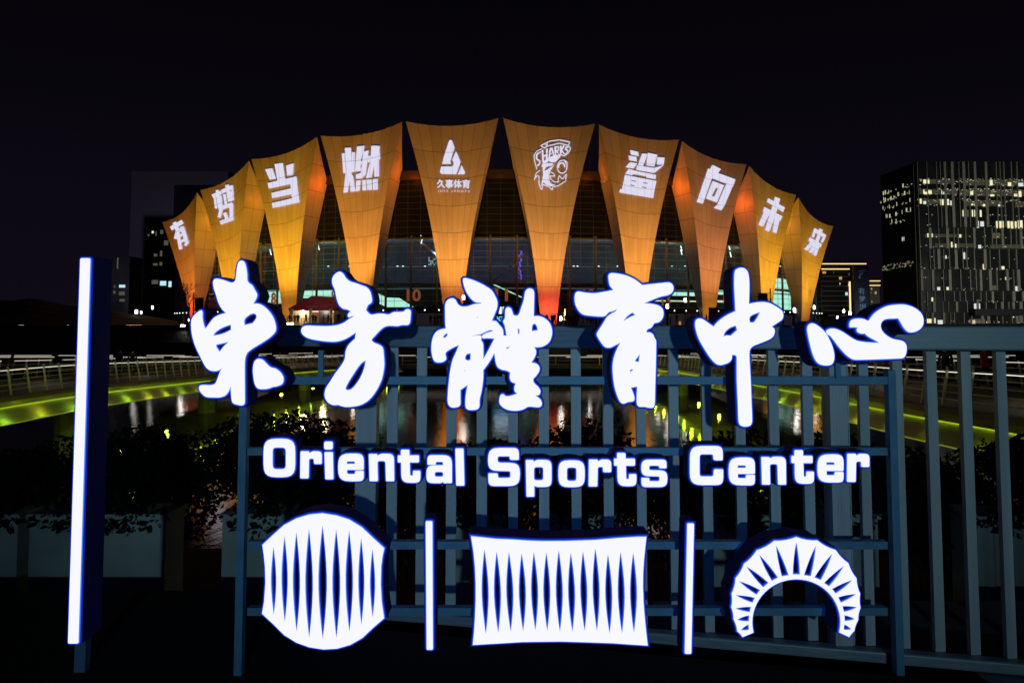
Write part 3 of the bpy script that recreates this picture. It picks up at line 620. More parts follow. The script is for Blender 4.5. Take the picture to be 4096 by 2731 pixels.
for x0, x1, top, Y, slab in ((380, 760, 1790, 5.3, 'dark bank shrub between the light bar and the left sign post'), (1080, 1500, 1735, 5.2, 'dark bank shrub behind the first word of the lettering'), (1480, 1900, 1790, 5.4, 'dark bank shrub behind the tall ribbed left fence post'),
      (1960, 2260, 1745, 5.3, 'dark bank shrub behind the second word of the lettering, nearer its first letter'), (2460, 2900, 1790, 5.4, 'dark bank shrub between the second and third words of the lettering'), (3080, 3420, 1800, 5.3, 'dark bank shrub behind the third word of the lettering'), (3480, 3900, 1765, 5.2, 'dark bank shrub right of the right sign post')):
    a, b = P(x0, top, Y), P(x1, 2120, Y); w = b.x - a.x; cx_ = (a.x + b.x) / 2; zb = -.30; hgt = a.z - zb
    s = thing('shrub', slab, 'shrub', (cx_, Y, zb), 'dark shrubs on the bank')
    cl = [((cx_ + random.uniform(-.42, .42) * w, Y + random.uniform(-.15, .2), zb + hgt * random.uniform(.45, .82)), (w * random.uniform(.2, .36), .28, hgt * random.uniform(.14, .2))) for _ in range(7)]
    cl.append(((cx_, Y, zb + hgt * .52), (w * .5, .32, hgt * .36)))
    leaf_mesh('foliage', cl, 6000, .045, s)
    mb = MB()
    for q in range(6): mb.tube([(cx_ + (q - 2.5) * w * .08, Y, zb - .1), (cx_ + (q - 2.5) * w * .12, Y, zb + hgt * .4), (cx_ + (q - 2.5) * w * .17, Y + .02, zb + hgt * .8)], .012, 5, 0, .004)
    mb.build('stem', M['bark'], s)

# a street lamp stands behind the photographer; its light falls on the fence and throws the letters' shadows
sl = thing('street_lamp', 'slim street lamp standing behind the viewer facing the fence', 'street lamp', (1.2, -10, 0))
MB().lathe((1.2, -10, 0), [(.09, 0), (.06, .2), (.045, 2.3), (.05, 2.32)], 12).build('lamp_pole', M['darkmetal'], sl)
MB().lathe((1.2, -10, 2.32), [(.1, 0), (.14, .04), (.14, .34), (.05, .42)], 12).build('lamp_head', emis('lamp_white', (.35, .75, 1), 3), sl)
lamp('street_lamp_light', 'SPOT', (1.0, -9.7, 2.45), (.43, .80, .97), 1150, (.1, 3.5, 2.75), .12, 38, 1)

# ------------------------------------------------------------------ the sports arena
CX, CY, R0 = -3.2, 225.0, 91.0
CENT = Vector((CX, CY, 0))
arena = thing('sports_arena', 'huge round arena ringed by tall orange lit tapering shells with white projected writing', 'arena', (CX, CY, PLAZA))
def on_cyl(px, py, R):
    d = ray(px, py); ax, ay = d.x, d.y
    A_ = ax * ax + ay * ay; B_ = -2 * (ax * CX + ay * CY); C_ = CX * CX + CY * CY - R * R
    disc = max(0, B_ * B_ - 4 * A_ * C_); t = (-B_ - math.sqrt(disc)) / (2 * A_)
    return Vector((t * d.x, t * d.y, EYE + t * d.z))
def polar(theta, R, z): return Vector((CX + R * math.sin(theta), CY - R * math.cos(theta), z))
def theta_of(p): return math.atan2(p.x - CX, CY - p.y)
PET = [((648,888),(788,769),(768,1289),(786,1289)), ((801,760),(996,643),(918,1289),(951,1289)), ((1005,637),(1269,547),(1136,1289),(1182,1289)),
 ((1282,543),(1609,488),(1427,1289),(1479,1289)), ((1622,486),(1994,473),(1779,1289),(1844,1289)), ((2012,473),(2381,496),(2164,1289),(2226,1289)),
 ((2395,498),(2717,559),(2520,1289),(2574,1289)), ((2727,565),(2987,658),(2812,1289),(2856,1289)), ((2997,664),(3185,779),(3047,1289),(3079,1289)), ((3194,789),(3334,905),(3204,1289),(3233,1289))]
PLAB = ['leftmost shell, redder at its edge', 'second shell from the left', 'golden shell third from the left', 'shell left of the two logo shells', 'shell with the triangular logo',
 'shell with the round team emblem and a red lit foot', 'shell right of the two logo shells', 'brownish shell third from the right', 'golden shell second from the right', 'rightmost shell']
petals = []
VB = .24
for k, (tl, tr, bl, br) in enumerate(PET):
    RT, RBt = R0, 86.5
    TL, TR, BL, BR = on_cyl(*tl, RT), on_cyl(*tr, RT), on_cyl(*bl, RBt), on_cyl(*br, RBt)
    BL.z = BR.z = PLAZA
    wtop = (TR - TL).length; ex = (TR - TL).normalized()
    NU, NV = 16, 32
    def edge(A_, B_, sgn, v, w=wtop, e=ex):
        return A_.lerp(B_, v) + e * (sgn * .058 * w * 4 * v * (1 - v))
    def inset(v):
        return 6.2 * v / VB if v < VB else 6.2 + (.7 - 6.2) * (v - VB) / (1 - VB)
    def front(u, v):
        L_, R_ = edge(TL, BL, 1, v), edge(TR, BR, -1, v)
        p = L_.lerp(R_, u); droop = .058 * wtop * 4 * u * (1 - u) * (1 - v) ** 1.6
        p.z -= droop
        inw = (CENT - Vector((p.x, p.y, 0))).normalized()
        return p + inw * (.035 * wtop * 4 * u * (1 - u) * (1 - v))
    rows = [[front(j / NU, i / NV) for j in range(NU + 1)] for i in range(NV + 1)]
    def inw(p): d = CENT - Vector((p.x, p.y, 0)); return d.normalized()
    mb = MB(); mb.grid(rows)
    nfront = NU * NV
    Lr = [[r[0] + inw(r[0]) * inset(i / NV) * s_ / 4 for s_ in range(5)] for i, r in enumerate(rows)]
    Rr = [[r[-1] + inw(r[-1]) * inset(i / NV) * s_ / 4 for s_ in range(5)] for i, r in enumerate(rows)]
    mb.grid(Lr); mb.grid(Rr)
    mb.grid([[a[4].lerp(b[4], j / 8) - Vector((0, 0, .058 * wtop * 4 * (j / 8) * (1 - j / 8) * (1 - i / NV) ** 1.6)) + inw(r[8]) * (.035 * wtop * 4 * (j / 8) * (1 - j / 8) * (1 - i / NV)) for j in range(9)] for i, (a, b, r) in enumerate(zip(Lr, Rr, rows))])
    o = mb.build('shell', M['petal'], arena, smooth=False); o["label"] = PLAB[k]
    me = o.data; uvl = me.uv_layers.new(name='UVMap')
    # panel layout of the front; sides continue it
    offs = []
    nv_front = (NU + 1) * (NV + 1); nside = 5 * (NV + 1)
    for li_, l in enumerate(me.loops):
        vi = l.vertex_index
        if vi < nv_front: i, j = divmod(vi, NU + 1); uv = (j / NU + .003, i / NV + .003)
        elif vi < nv_front + 2 * nside: q = (vi - nv_front) % nside; i, j = divmod(q, 5); uv = (j / 4 * .3 * (1 if i else 0) + .01, i / NV + .003)
        else: uv = (.06, .06)
        uvl.data[li_].uv = uv
    bvh = BVHTree.FromPolygons([tuple(v.co) for v in me.vertices], [tuple(p.vertices) for p in me.polygons[:nfront]])
    petals.append(dict(o=o, bvh=bvh, rows=rows, TL=TL, TR=TR, BL=BL, BR=BR, front=front, w=wtop))
    me.shade_smooth() if hasattr(me, 'shade_smooth') else None
    md = o.modifiers.new('crease', 'EDGE_SPLIT'); md.split_angle = math.radians(28)

def decal(pet, polys, name='projected_character', lift=.10, cell=1.0):
    """shapes traced in the photo, laid on the shell they are projected on (a sub-part of that shell)"""
    V, F, UV = [], [], []
    NU, NV = 16, 32; rows = pet['rows']
    c_in = None
    for s_i, loops in enumerate(polys):
        if isinstance(loops[0][0], (int, float)): loops = [loops]
        bm = bmesh.new()
        ls = [clean([tuple(p[:2]) for p in l]) for l in loops]
        flat = [p for l in ls for p in l]
        tri = tessellate_polygon([[Vector((p[0], p[1], 0)) for p in l] for l in ls])
        vs = [bm.verts.new((p[0], p[1], 0)) for p in flat]
        for t in tri:
            try: bm.faces.new([vs[i] for i in t])
            except ValueError: pass
        for _ in range(5):
            es = [e for e in bm.edges if e.calc_length() > 16]
            if not es: break
            bmesh.ops.subdivide_edges(bm, edges=es, cuts=1); bmesh.ops.triangulate(bm, faces=bm.faces[:])
        bm.verts.index_update(); base = len(V)
        for v in bm.verts:
            d = ray(v.co.x, v.co.y).normalized()
            hit = pet['bvh'].ray_cast(Vector((0, 0, EYE)), d)
            if hit[0] is None:
                near = pet['bvh'].find_nearest(Vector((0, 0, EYE)) + d * (pet['TL'].length)); loc, nrm = near[0], near[1]
            else: loc, nrm = hit[0], hit[1]
            if nrm.dot(d) > 0: nrm = -nrm
            # panel coordinates at this point
            vv = 0; best = None
            row = min(range(NV + 1), key=lambda i: abs((rows[i][0].lerp(rows[i][-1], .5)).z - loc.z) if True else 0)
            zz = []
            for i in range(NV + 1):
                a, b = rows[i][0], rows[i][-1]; ab = b - a; u = max(0, min(1, (loc - a).dot(ab) / ab.length_squared)); j = u * NU; j0 = min(NU - 1, int(j))
                zz.append((rows[i][j0].lerp(rows[i][j0 + 1], j - j0).z, u))
            uvx, uvy = .5, .5
            for i in range(NV):
                if zz[i][0] >= loc.z >= zz[i + 1][0]:
                    f = (zz[i][0] - loc.z) / max(1e-6, zz[i][0] - zz[i + 1][0]); uvy = (i + f) / NV; uvx = zz[i][1] + (zz[i + 1][1] - zz[i][1]) * f; break
            V.append(tuple(loc + nrm * (lift + .012 * (s_i % 7)))); UV.append((uvx + .003, uvy + .003))
        for f in bm.faces: F.append(tuple(base + v.index for v in f.verts))
        bm.free()
    me = bpy.data.meshes.new(name); me.from_pydata(V, [], F); me.update()
    uvl = me.uv_layers.new(name='UVMap')
    for i, l in enumerate(me.loops): uvl.data[i].uv = UV[l.vertex_index]
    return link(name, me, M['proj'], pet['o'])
def st(w, *pts):
    """a brush line of width w as quads"""
    out = []
    for a, b in zip(pts, pts[1:]):
        a, b = Vector(a), Vector(b); d = (b - a).normalized(); n = Vector((-d.y, d.x)) * w / 2
        out.append([tuple(a + n), tuple(b + n), tuple(b - n), tuple(a - n)])
    return out
def zt_(polys, ox, oy, s_):
    r = []
    for p in polys:
        if isinstance(p[0][0], (int, float)): r.append([(ox + q[0] / s_, oy + q[1] / s_) for q in p])
        else: r.append([[(ox + q[0] / s_, oy + q[1] / s_) for q in l] for l in p])
    return r
z1, z2, z3, z4 = (600, 400, 2.614), (1200, 400, 2.614), (1900, 400, 2.614), (2600, 500, 2.614)
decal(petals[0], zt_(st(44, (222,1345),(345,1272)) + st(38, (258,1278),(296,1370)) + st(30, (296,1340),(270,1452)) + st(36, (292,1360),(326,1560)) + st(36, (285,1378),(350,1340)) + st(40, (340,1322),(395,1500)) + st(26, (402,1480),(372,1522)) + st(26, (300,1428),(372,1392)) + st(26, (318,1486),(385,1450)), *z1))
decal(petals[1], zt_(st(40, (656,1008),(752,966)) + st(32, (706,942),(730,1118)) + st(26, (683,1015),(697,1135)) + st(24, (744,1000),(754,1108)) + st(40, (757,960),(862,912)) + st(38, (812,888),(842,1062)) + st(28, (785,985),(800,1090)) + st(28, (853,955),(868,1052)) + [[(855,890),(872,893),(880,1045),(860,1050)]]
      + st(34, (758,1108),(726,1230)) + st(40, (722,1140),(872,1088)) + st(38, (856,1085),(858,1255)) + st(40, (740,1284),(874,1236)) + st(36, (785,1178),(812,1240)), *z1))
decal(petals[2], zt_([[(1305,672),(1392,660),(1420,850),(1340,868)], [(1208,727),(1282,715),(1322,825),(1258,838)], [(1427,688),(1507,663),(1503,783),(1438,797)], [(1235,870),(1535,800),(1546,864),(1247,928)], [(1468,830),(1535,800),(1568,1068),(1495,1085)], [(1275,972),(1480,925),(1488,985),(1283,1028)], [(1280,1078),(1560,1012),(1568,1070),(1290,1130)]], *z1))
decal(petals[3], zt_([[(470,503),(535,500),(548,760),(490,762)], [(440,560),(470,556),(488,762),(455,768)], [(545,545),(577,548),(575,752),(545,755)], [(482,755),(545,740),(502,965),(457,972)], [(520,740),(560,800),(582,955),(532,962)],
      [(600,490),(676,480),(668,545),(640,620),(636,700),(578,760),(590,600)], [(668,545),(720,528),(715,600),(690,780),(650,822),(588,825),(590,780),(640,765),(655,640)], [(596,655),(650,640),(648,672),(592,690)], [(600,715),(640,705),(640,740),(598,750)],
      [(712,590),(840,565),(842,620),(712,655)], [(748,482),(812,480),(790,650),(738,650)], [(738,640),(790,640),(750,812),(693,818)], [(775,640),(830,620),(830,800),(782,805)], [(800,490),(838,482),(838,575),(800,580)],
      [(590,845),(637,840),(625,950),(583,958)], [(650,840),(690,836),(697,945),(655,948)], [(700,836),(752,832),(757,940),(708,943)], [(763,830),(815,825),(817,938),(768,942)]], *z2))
def text_polys(body, box, n=None, skew=0):
    """built-in lettering as triangles fitted to a box in photo pixels"""
    c = bpy.data.curves.new('lettering', 'FONT'); c.body = body; c.resolution_u = 3
    o = bpy.data.objects.new('lettering', c); COL.objects.link(o)
    dg = bpy.context.evaluated_depsgraph_get(); me = bpy.data.meshes.new_from_object(o.evaluated_get(dg))
    xs_ = [v.co.x for v in me.vertices]; ys_ = [v.co.y for v in me.vertices]; x0, x1, y0, y1 = min(xs_), max(xs_), min(ys_), max(ys_)
    bx = box; r = []
    for p in me.polygons:
        q = []
        for vi in p.vertices:
            co = me.vertices[vi].co; fx = (co.x - x0) / (x1 - x0); fy_ = (co.y - y0) / (y1 - y0)
            q.append((bx[0] + (bx[2] - bx[0]) * fx, bx[3] + (bx[1] - bx[3]) * fy_ + skew * fx))
        r.append(q)
    bpy.data.objects.remove(o); bpy.data.curves.remove(c); bpy.data.meshes.remove(me)
    return r
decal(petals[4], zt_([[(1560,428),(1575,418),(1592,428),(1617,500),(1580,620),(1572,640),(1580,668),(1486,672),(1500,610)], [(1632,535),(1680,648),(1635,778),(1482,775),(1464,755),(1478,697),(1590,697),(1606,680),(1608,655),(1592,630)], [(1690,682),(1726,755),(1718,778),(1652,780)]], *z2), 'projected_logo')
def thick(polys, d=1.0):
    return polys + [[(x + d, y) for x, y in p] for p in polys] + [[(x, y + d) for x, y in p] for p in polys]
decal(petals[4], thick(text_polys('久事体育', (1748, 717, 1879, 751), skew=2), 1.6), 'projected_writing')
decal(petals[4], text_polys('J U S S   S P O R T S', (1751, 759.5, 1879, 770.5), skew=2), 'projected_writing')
W_ = 12
sh = []
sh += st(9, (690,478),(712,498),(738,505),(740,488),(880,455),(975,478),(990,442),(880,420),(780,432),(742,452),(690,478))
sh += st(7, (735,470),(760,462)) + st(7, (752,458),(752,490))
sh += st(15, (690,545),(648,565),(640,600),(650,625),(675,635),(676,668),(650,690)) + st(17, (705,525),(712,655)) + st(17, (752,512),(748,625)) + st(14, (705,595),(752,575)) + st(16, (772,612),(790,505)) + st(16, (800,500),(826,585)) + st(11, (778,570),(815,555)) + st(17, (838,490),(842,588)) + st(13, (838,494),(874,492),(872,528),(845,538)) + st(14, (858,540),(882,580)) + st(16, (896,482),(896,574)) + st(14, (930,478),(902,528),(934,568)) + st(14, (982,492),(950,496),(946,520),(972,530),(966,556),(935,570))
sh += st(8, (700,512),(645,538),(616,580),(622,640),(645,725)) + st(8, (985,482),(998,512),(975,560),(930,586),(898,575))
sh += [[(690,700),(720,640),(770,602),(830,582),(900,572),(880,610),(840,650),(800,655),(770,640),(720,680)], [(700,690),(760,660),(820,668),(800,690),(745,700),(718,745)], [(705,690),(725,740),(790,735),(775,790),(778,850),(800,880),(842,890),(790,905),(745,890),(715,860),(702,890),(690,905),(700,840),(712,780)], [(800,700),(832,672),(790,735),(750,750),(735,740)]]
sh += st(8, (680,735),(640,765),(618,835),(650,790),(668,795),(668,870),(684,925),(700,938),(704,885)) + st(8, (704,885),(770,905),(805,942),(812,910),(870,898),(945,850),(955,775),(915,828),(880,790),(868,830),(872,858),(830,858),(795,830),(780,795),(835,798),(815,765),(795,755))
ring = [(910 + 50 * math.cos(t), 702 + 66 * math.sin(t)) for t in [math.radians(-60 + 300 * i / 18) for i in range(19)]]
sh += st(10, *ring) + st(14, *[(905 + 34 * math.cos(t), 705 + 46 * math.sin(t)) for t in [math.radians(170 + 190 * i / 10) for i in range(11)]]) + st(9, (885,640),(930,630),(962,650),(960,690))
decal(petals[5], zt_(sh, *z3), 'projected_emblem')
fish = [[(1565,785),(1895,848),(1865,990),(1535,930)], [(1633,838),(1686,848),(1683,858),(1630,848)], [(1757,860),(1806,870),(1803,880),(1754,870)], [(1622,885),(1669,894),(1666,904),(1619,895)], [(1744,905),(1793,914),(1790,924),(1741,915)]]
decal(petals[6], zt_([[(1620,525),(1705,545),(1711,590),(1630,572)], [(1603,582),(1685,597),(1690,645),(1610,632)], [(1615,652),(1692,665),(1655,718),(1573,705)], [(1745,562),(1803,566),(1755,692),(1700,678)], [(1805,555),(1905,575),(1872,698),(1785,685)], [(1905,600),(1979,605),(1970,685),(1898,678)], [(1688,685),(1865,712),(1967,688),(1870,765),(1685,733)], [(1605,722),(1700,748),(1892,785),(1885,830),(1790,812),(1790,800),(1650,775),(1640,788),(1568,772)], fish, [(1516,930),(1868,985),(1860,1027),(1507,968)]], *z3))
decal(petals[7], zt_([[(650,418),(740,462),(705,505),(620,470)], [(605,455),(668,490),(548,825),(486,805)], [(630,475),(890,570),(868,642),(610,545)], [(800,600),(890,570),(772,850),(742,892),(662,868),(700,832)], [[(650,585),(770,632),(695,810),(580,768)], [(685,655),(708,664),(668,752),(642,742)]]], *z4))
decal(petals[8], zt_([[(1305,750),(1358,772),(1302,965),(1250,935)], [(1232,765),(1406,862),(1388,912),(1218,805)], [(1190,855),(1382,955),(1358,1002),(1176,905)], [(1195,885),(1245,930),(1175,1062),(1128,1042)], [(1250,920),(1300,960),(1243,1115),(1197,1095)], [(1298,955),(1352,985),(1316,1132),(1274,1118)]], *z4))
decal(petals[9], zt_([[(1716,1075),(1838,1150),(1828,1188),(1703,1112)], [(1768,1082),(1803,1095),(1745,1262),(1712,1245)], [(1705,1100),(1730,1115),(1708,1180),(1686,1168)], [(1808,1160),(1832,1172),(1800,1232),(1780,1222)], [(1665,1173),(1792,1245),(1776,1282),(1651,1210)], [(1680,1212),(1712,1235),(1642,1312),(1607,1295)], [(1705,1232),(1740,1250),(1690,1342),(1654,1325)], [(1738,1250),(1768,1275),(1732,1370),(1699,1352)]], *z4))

# glass hall behind the shells
RW = 84.6
TH = [t * math.radians(1.0) for t in range(-80, 81)]
def roof_z(th):
    a = abs(math.degrees(th)); return 29.0 if a < 28 else 29.0 - 10.5 * min(1, (a - 28) / 30)
GLZ0, GLZ1 = 4.6, 17.4
def ring_wall(z0f, z1f, R_, ths=TH):
    mb = MB(); mb.grid([[polar(t, R_, z0f(t)) for t in ths], [polar(t, R_, z1f(t)) for t in ths]]); return mb
ring_wall(lambda t: min(GLZ1, roof_z(t) - 4), lambda t: roof_z(t) - 1.6, RW).build('upper_cladding', M['clad'], arena)
ring_wall(lambda t: PLAZA, lambda t: min(GLZ1, roof_z(t) - 4), RW).build('glass_wall', M['glass'], arena)
mb = ring_wall(lambda t: roof_z(t) - 1.6, lambda t: roof_z(t), RW + .5)
mb.grid([[polar(t, RW + .5, roof_z(t)) for t in TH], [polar(t, 40, roof_z(t) + .4) for t in TH]])
mb.grid([[polar(t, RW + .5, roof_z(t) - 1.6) for t in TH], [polar(t, RW - .3, roof_z(t) - 1.6) for t in TH]])
mb.build('roof', M['roof'], arena)
ring_wall(lambda t: PLAZA, lambda t: roof_z(t) - .5, 71.5).build('inner_wall', M['inner'], arena)
mb = MB()
for zf in (8.9, GLZ1 - .3):
    z_ = zf
    mb.grid([[polar(t, RW - .6, z_) for t in TH], [polar(t, 71.6, z_) for t in TH]]); mb.grid([[polar(t, RW - .6, z_ - .35) for t in TH], [polar(t, RW - .6, z_) for t in TH]])
mb.build('gallery_floor', M['concrete'], arena)
mb, mbu = MB(), MB()
z_ = 5.7
while z_ < 27.0:
    for a, b in zip(TH, TH[1:]):
        if z_ < roof_z(a) - 1.8: (mb if z_ < min(GLZ1, roof_z(a) - 4) else mbu).bar(polar(a, RW + .06, z_), polar(b, RW + .06, z_), .05, .06)
    z_ += 1.1
t = -64.0
while t < 64:
    th = math.radians(t); zm_ = min(GLZ1, roof_z(th) - 4)
    mb.bar(polar(th, RW + .04, PLAZA), polar(th, RW + .04, zm_), .06, .05, up=(0, 1, 0)); mbu.bar(polar(th, RW + .04, zm_), polar(th, RW + .04, roof_z(th) - 1.7), .06, .05, up=(0, 1, 0)); t += 1.62
mb.build('mullion_grid', M['mull'], arena); mbu.build('cladding_joint', noisy('dark_joint', (.018, .03, .045), (.028, .042, .06), 4, .6), arena)
k = -62.0
while k < 63:
    th = math.radians(k); p = polar(th, RW - .45, PLAZA); q = polar(th, RW - .45, min(GLZ1, roof_z(th) - 4)); MB().tube([p, q], .22, 8).build('column', M['col'], arena); k += 3.24
for a, b in ((-1.6, -11.4), (-1.4, 8.6)):
    MB().bar(polar(math.radians(a), RW - 1.2, 7.5), polar(math.radians(b), RW - 1.2, 20.5 if b > 0 else 19), .35, .35).build('diagonal_brace', M['col'], arena)
for a, b in ((-2.2, -4.5), (-.6, 5.2)):
    MB().bar(polar(math.radians(a), RW - 1.6, 9.0), polar(math.radians(b), RW - 1.6, 5.2 if b > 0 else 7.2), .18, .18).build('lit_brace', M['intgreen'], arena)
# canopy ring over the doors with its downlights
mb = MB(); sec = [(RW + .1, 4.6), (RW + 1.3, 4.5), (RW + 1.3, 3.6), (RW + .1, 3.5)]
mb.grid([[polar(t, r, z) for t in TH] for r, z in sec]); can = mb.build('canopy', M['clad'], arena)
mb = MB()
for k in range(-34, 35):
    th = math.radians(k * 1.7 + .4); p = polar(th, RW + 1.32, 4.05); mb.lathe(p, [(.10, -.1), (.10, .1)], 8)
mb.build('downlight', M['spot'], can)
MB().grid([[polar(t, RW - 1.5, PLAZA) for t in TH], [polar(t, RW - 1.5, 3.9) for t in TH]]).build('door_wall', M['door'], arena)
def th_px(px): return theta_of(on_cyl(px, 1200, RW))
def z_px(px, py): return on_cyl(px, py, RW).z
# lit ceilings and walls inside the hall, bay by bay
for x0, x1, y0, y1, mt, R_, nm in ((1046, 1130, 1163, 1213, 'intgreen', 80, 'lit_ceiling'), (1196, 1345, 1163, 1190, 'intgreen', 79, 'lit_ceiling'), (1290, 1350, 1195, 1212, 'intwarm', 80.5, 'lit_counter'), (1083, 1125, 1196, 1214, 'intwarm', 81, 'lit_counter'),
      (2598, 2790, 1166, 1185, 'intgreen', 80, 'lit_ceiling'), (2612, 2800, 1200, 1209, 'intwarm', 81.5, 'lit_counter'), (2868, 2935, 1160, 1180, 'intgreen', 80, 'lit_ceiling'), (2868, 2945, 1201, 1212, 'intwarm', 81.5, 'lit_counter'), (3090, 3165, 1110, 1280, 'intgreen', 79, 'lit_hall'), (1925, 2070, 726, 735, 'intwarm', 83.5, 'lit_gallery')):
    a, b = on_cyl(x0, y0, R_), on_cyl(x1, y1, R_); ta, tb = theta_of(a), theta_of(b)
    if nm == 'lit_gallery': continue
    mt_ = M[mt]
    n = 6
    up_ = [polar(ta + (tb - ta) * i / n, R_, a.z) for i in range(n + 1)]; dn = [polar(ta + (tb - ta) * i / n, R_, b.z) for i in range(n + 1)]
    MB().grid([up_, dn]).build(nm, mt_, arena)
# sloping lit underside of the stair behind number 10
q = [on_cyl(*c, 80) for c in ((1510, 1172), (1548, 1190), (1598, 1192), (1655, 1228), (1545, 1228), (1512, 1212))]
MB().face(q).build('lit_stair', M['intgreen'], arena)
# round ceiling lights at the columns
mb = MB()
for px in (1236, 1313, 1398, 1510, 1590, 1612, 1700, 2295, 2310, 2395, 2470, 2495, 2688, 2740, 2778, 2880, 3110, 3121, 3152):
    a = on_cyl(px, 1066, RW - .9); mb.lathe(a, [(.16, 0), (.16, .12)], 8)
for px, py in ((1262,955),(1277,1000),(1545,963),(1683,945),(1684,975),(2455,940),(2470,968),(2728,1005),(2728,1020),(2920,1000),(2925,1030),(1085,1020),(1096,1008)):
    a = on_cyl(px, py, RW - .9); b = on_cyl(px + (6 if py < 990 else -5), py - 22, RW - .9); mb.bar(a, b, .16, .1)
mb.build('ceiling_light', M['spot'], arena)
for z_, e_ in ((11.9, .10), (7.9, .16)):
    MB().grid([[polar(t, RW - 2.6, z_ + .22) for t in TH if abs(t) < 1.05], [polar(t, RW - 2.6, z_) for t in TH if abs(t) < 1.05]]).build('gallery_light_line', emis('gallery_glow', (.7, .95, 1), e_, False), arena)
mb = MB()
for i in range(26):
    a = on_cyl(2083 + random.uniform(-9, 6) - i * .15, 1005 + i * 4.4, RW - 1.6); mb.box((a.x - .13, a.y - .05, a.z - .13), (a.x + .13, a.y + .05, a.z + .13))
mb.build('string_light', M['purple'], arena)
for px, py, t_ in ((1728, 1042, 1),):
    mb = MB()
    for i in range(5):
        for j in range(6):
            if random.random() < .62: a = on_cyl(px - 12 + j * 7, py - 12 + i * 7, RW - 1.4); mb.box((a.x - .11, a.y - .02, a.z - .1), (a.x + .12, a.y + .02, a.z + .1))
    mb.build('indoor_screen', M['win_c'], arena)
def text_obj(body, name, center, width, height, mat, parent, rotz=0, depth=.03, bold=0):
    c = bpy.data.curves.new('lettering', 'FONT'); c.body = body; c.resolution_u = 3; c.extrude = depth / 2; c.offset = bold
    o = bpy.data.objects.new('lettering', c); COL.objects.link(o)
    dg = bpy.context.evaluated_depsgraph_get(); me = bpy.data.meshes.new_from_object(o.evaluated_get(dg))
    xs_ = [v.co.x for v in me.vertices]; ys_ = [v.co.y for v in me.vertices]; x0, x1, y0, y1 = min(xs_), max(xs_), min(ys_), max(ys_)
    rot = Matrix.Rotation(rotz, 3, 'Z')
    for v in me.vertices:
        l = Vector(((v.co.x - (x0 + x1) / 2) / (x1 - x0) * width, v.co.z, (v.co.y - (y0 + y1) / 2) / (y1 - y0) * height)); v.co = Vector(center) + rot @ Vector((l.x, -l.y, l.z))
    bpy.data.objects.remove(o); bpy.data.curves.remove(c)
    me.materials.clear(); me.name = name
    return link(name, me, mat, parent)
for s_, px, py, w in (('8', 1094, 1194, 24), ('9', 1336, 1184, 24), ('10', 1655, 1181, 58), ('11', 2006, 1180, 52), ('12', 2357, 1182, 50), ('13', 2664, 1198, 38), ('14', 2906, 1189, 30)):
    a = on_cyl(px, py, RW + .25); sc_ = a.y / FPX; th = theta_of(a)
    text_obj(s_, 'gate_number', a, w * sc_ / max(.6, math.cos(th)), 49 * sc_, M['num'], arena, rotz=th, bold=.03)

# floodlights at the feet of the shells
flood_cols = [(1, .31, .03), (1, .41, .02), (1, .44, .02), (1, .36, .045), (1, .37, .06), (1, .39, .07), (1, .37, .06), (1, .32, .10), (1, .43, .02), (1, .44, .02)]
for k, pt in enumerate(petals):
    m = (pt['BL'] + pt['BR']) / 2; topm = (pt['TL'] + pt['TR']) / 2; h = topm.z - PLAZA
    ex_ = (pt['TR'] - pt['TL']).lerp(pt['BR'] - pt['BL'], .5); o_ = Vector((ex_.y, -ex_.x, 0)).normalized()
    if o_.dot(m - CENT) < 0: o_ = -o_
    tc = Vector((-m.x, -m.y, 0)).normalized(); w_ = (.42, .42, .1, 0, 0, 0, 0, .05, .2, .25)[k]; o_ = (o_ * (1 - w_) + tc * w_).normalized()
    src = m + o_ * 14; src.z = PLAZA + .5
    lamp('shell_floodlight', 'SPOT', src, flood_cols[k], 32000 * (h / 35) ** 1.7 * (.85, 1.05, 1.15, .9, .82, .8, .85, .62, 1.1, 1.1)[k], m.lerp(topm, .5), .6, 74, 1)
    red = k in (0, 5)
    foot = m + o_ * 5.5; foot.z = PLAZA + .4
    lamp('shell_foot_light', 'SPOT', foot, (1, .09, .035) if red else (1, .34, .03), 3000 if red else 1150, m + Vector((0, 0, 5)), .4, 110, 1)
p_ = petals[4]['BR'] + Vector((1.6, -4.5, .4)); lamp('shell_foot_light', 'SPOT', p_, (1, .08, .06), 900, petals[4]['BR'] + Vector((-.6, 0, 6)), .3, 70, 1)
# red-orange lights in the gaps between shells, shining up on their flanks
for k in range(9):
    a, b = petals[k], petals[k + 1]
    def gap(i, d):
        q = (a['rows'][i][-1] + b['rows'][i][0]) / 2; return q + (CENT - Vector((q.x, q.y, 0))).normalized() * d
    side = a if k < 4 else b; j = -1 if k < 4 else 0
    e = side['rows'][5][j]; tgt = e + (CENT - Vector((e.x, e.y, 0))).normalized() * 1.2
    c_ = {0: (1, .34, .02), 1: (1, .2, .02), 2: (1, .10, .004), 3: (1, .12, .006), 4: (1, .3, .05), 5: (1, .2, .012), 6: (1, .115, .004), 7: (1, .115, .004), 8: (1, .28, .04)}[k]
    lamp('flank_light', 'POINT', gap(8, 2.6), c_, (120, 110, 300, 240, 20, 130, 320, 320, 110)[k], size=.3)
# light inside the hall
for a in (-38, -24, 24, 38): lamp('hall_light', 'SPOT', polar(math.radians(a), RW - 1.2, 14.5), (.6, 1, .82), 2000, polar(math.radians(a), 71, 10), .4, 160, .3)
for a in (-14, -7, 0, 7, 14): lamp('hall_light', 'SPOT', polar(math.radians(a), RW - 1.2, 14.5), (.45, .56, .9), 1300, polar(math.radians(a), 71, 10), .4, 160, .3)

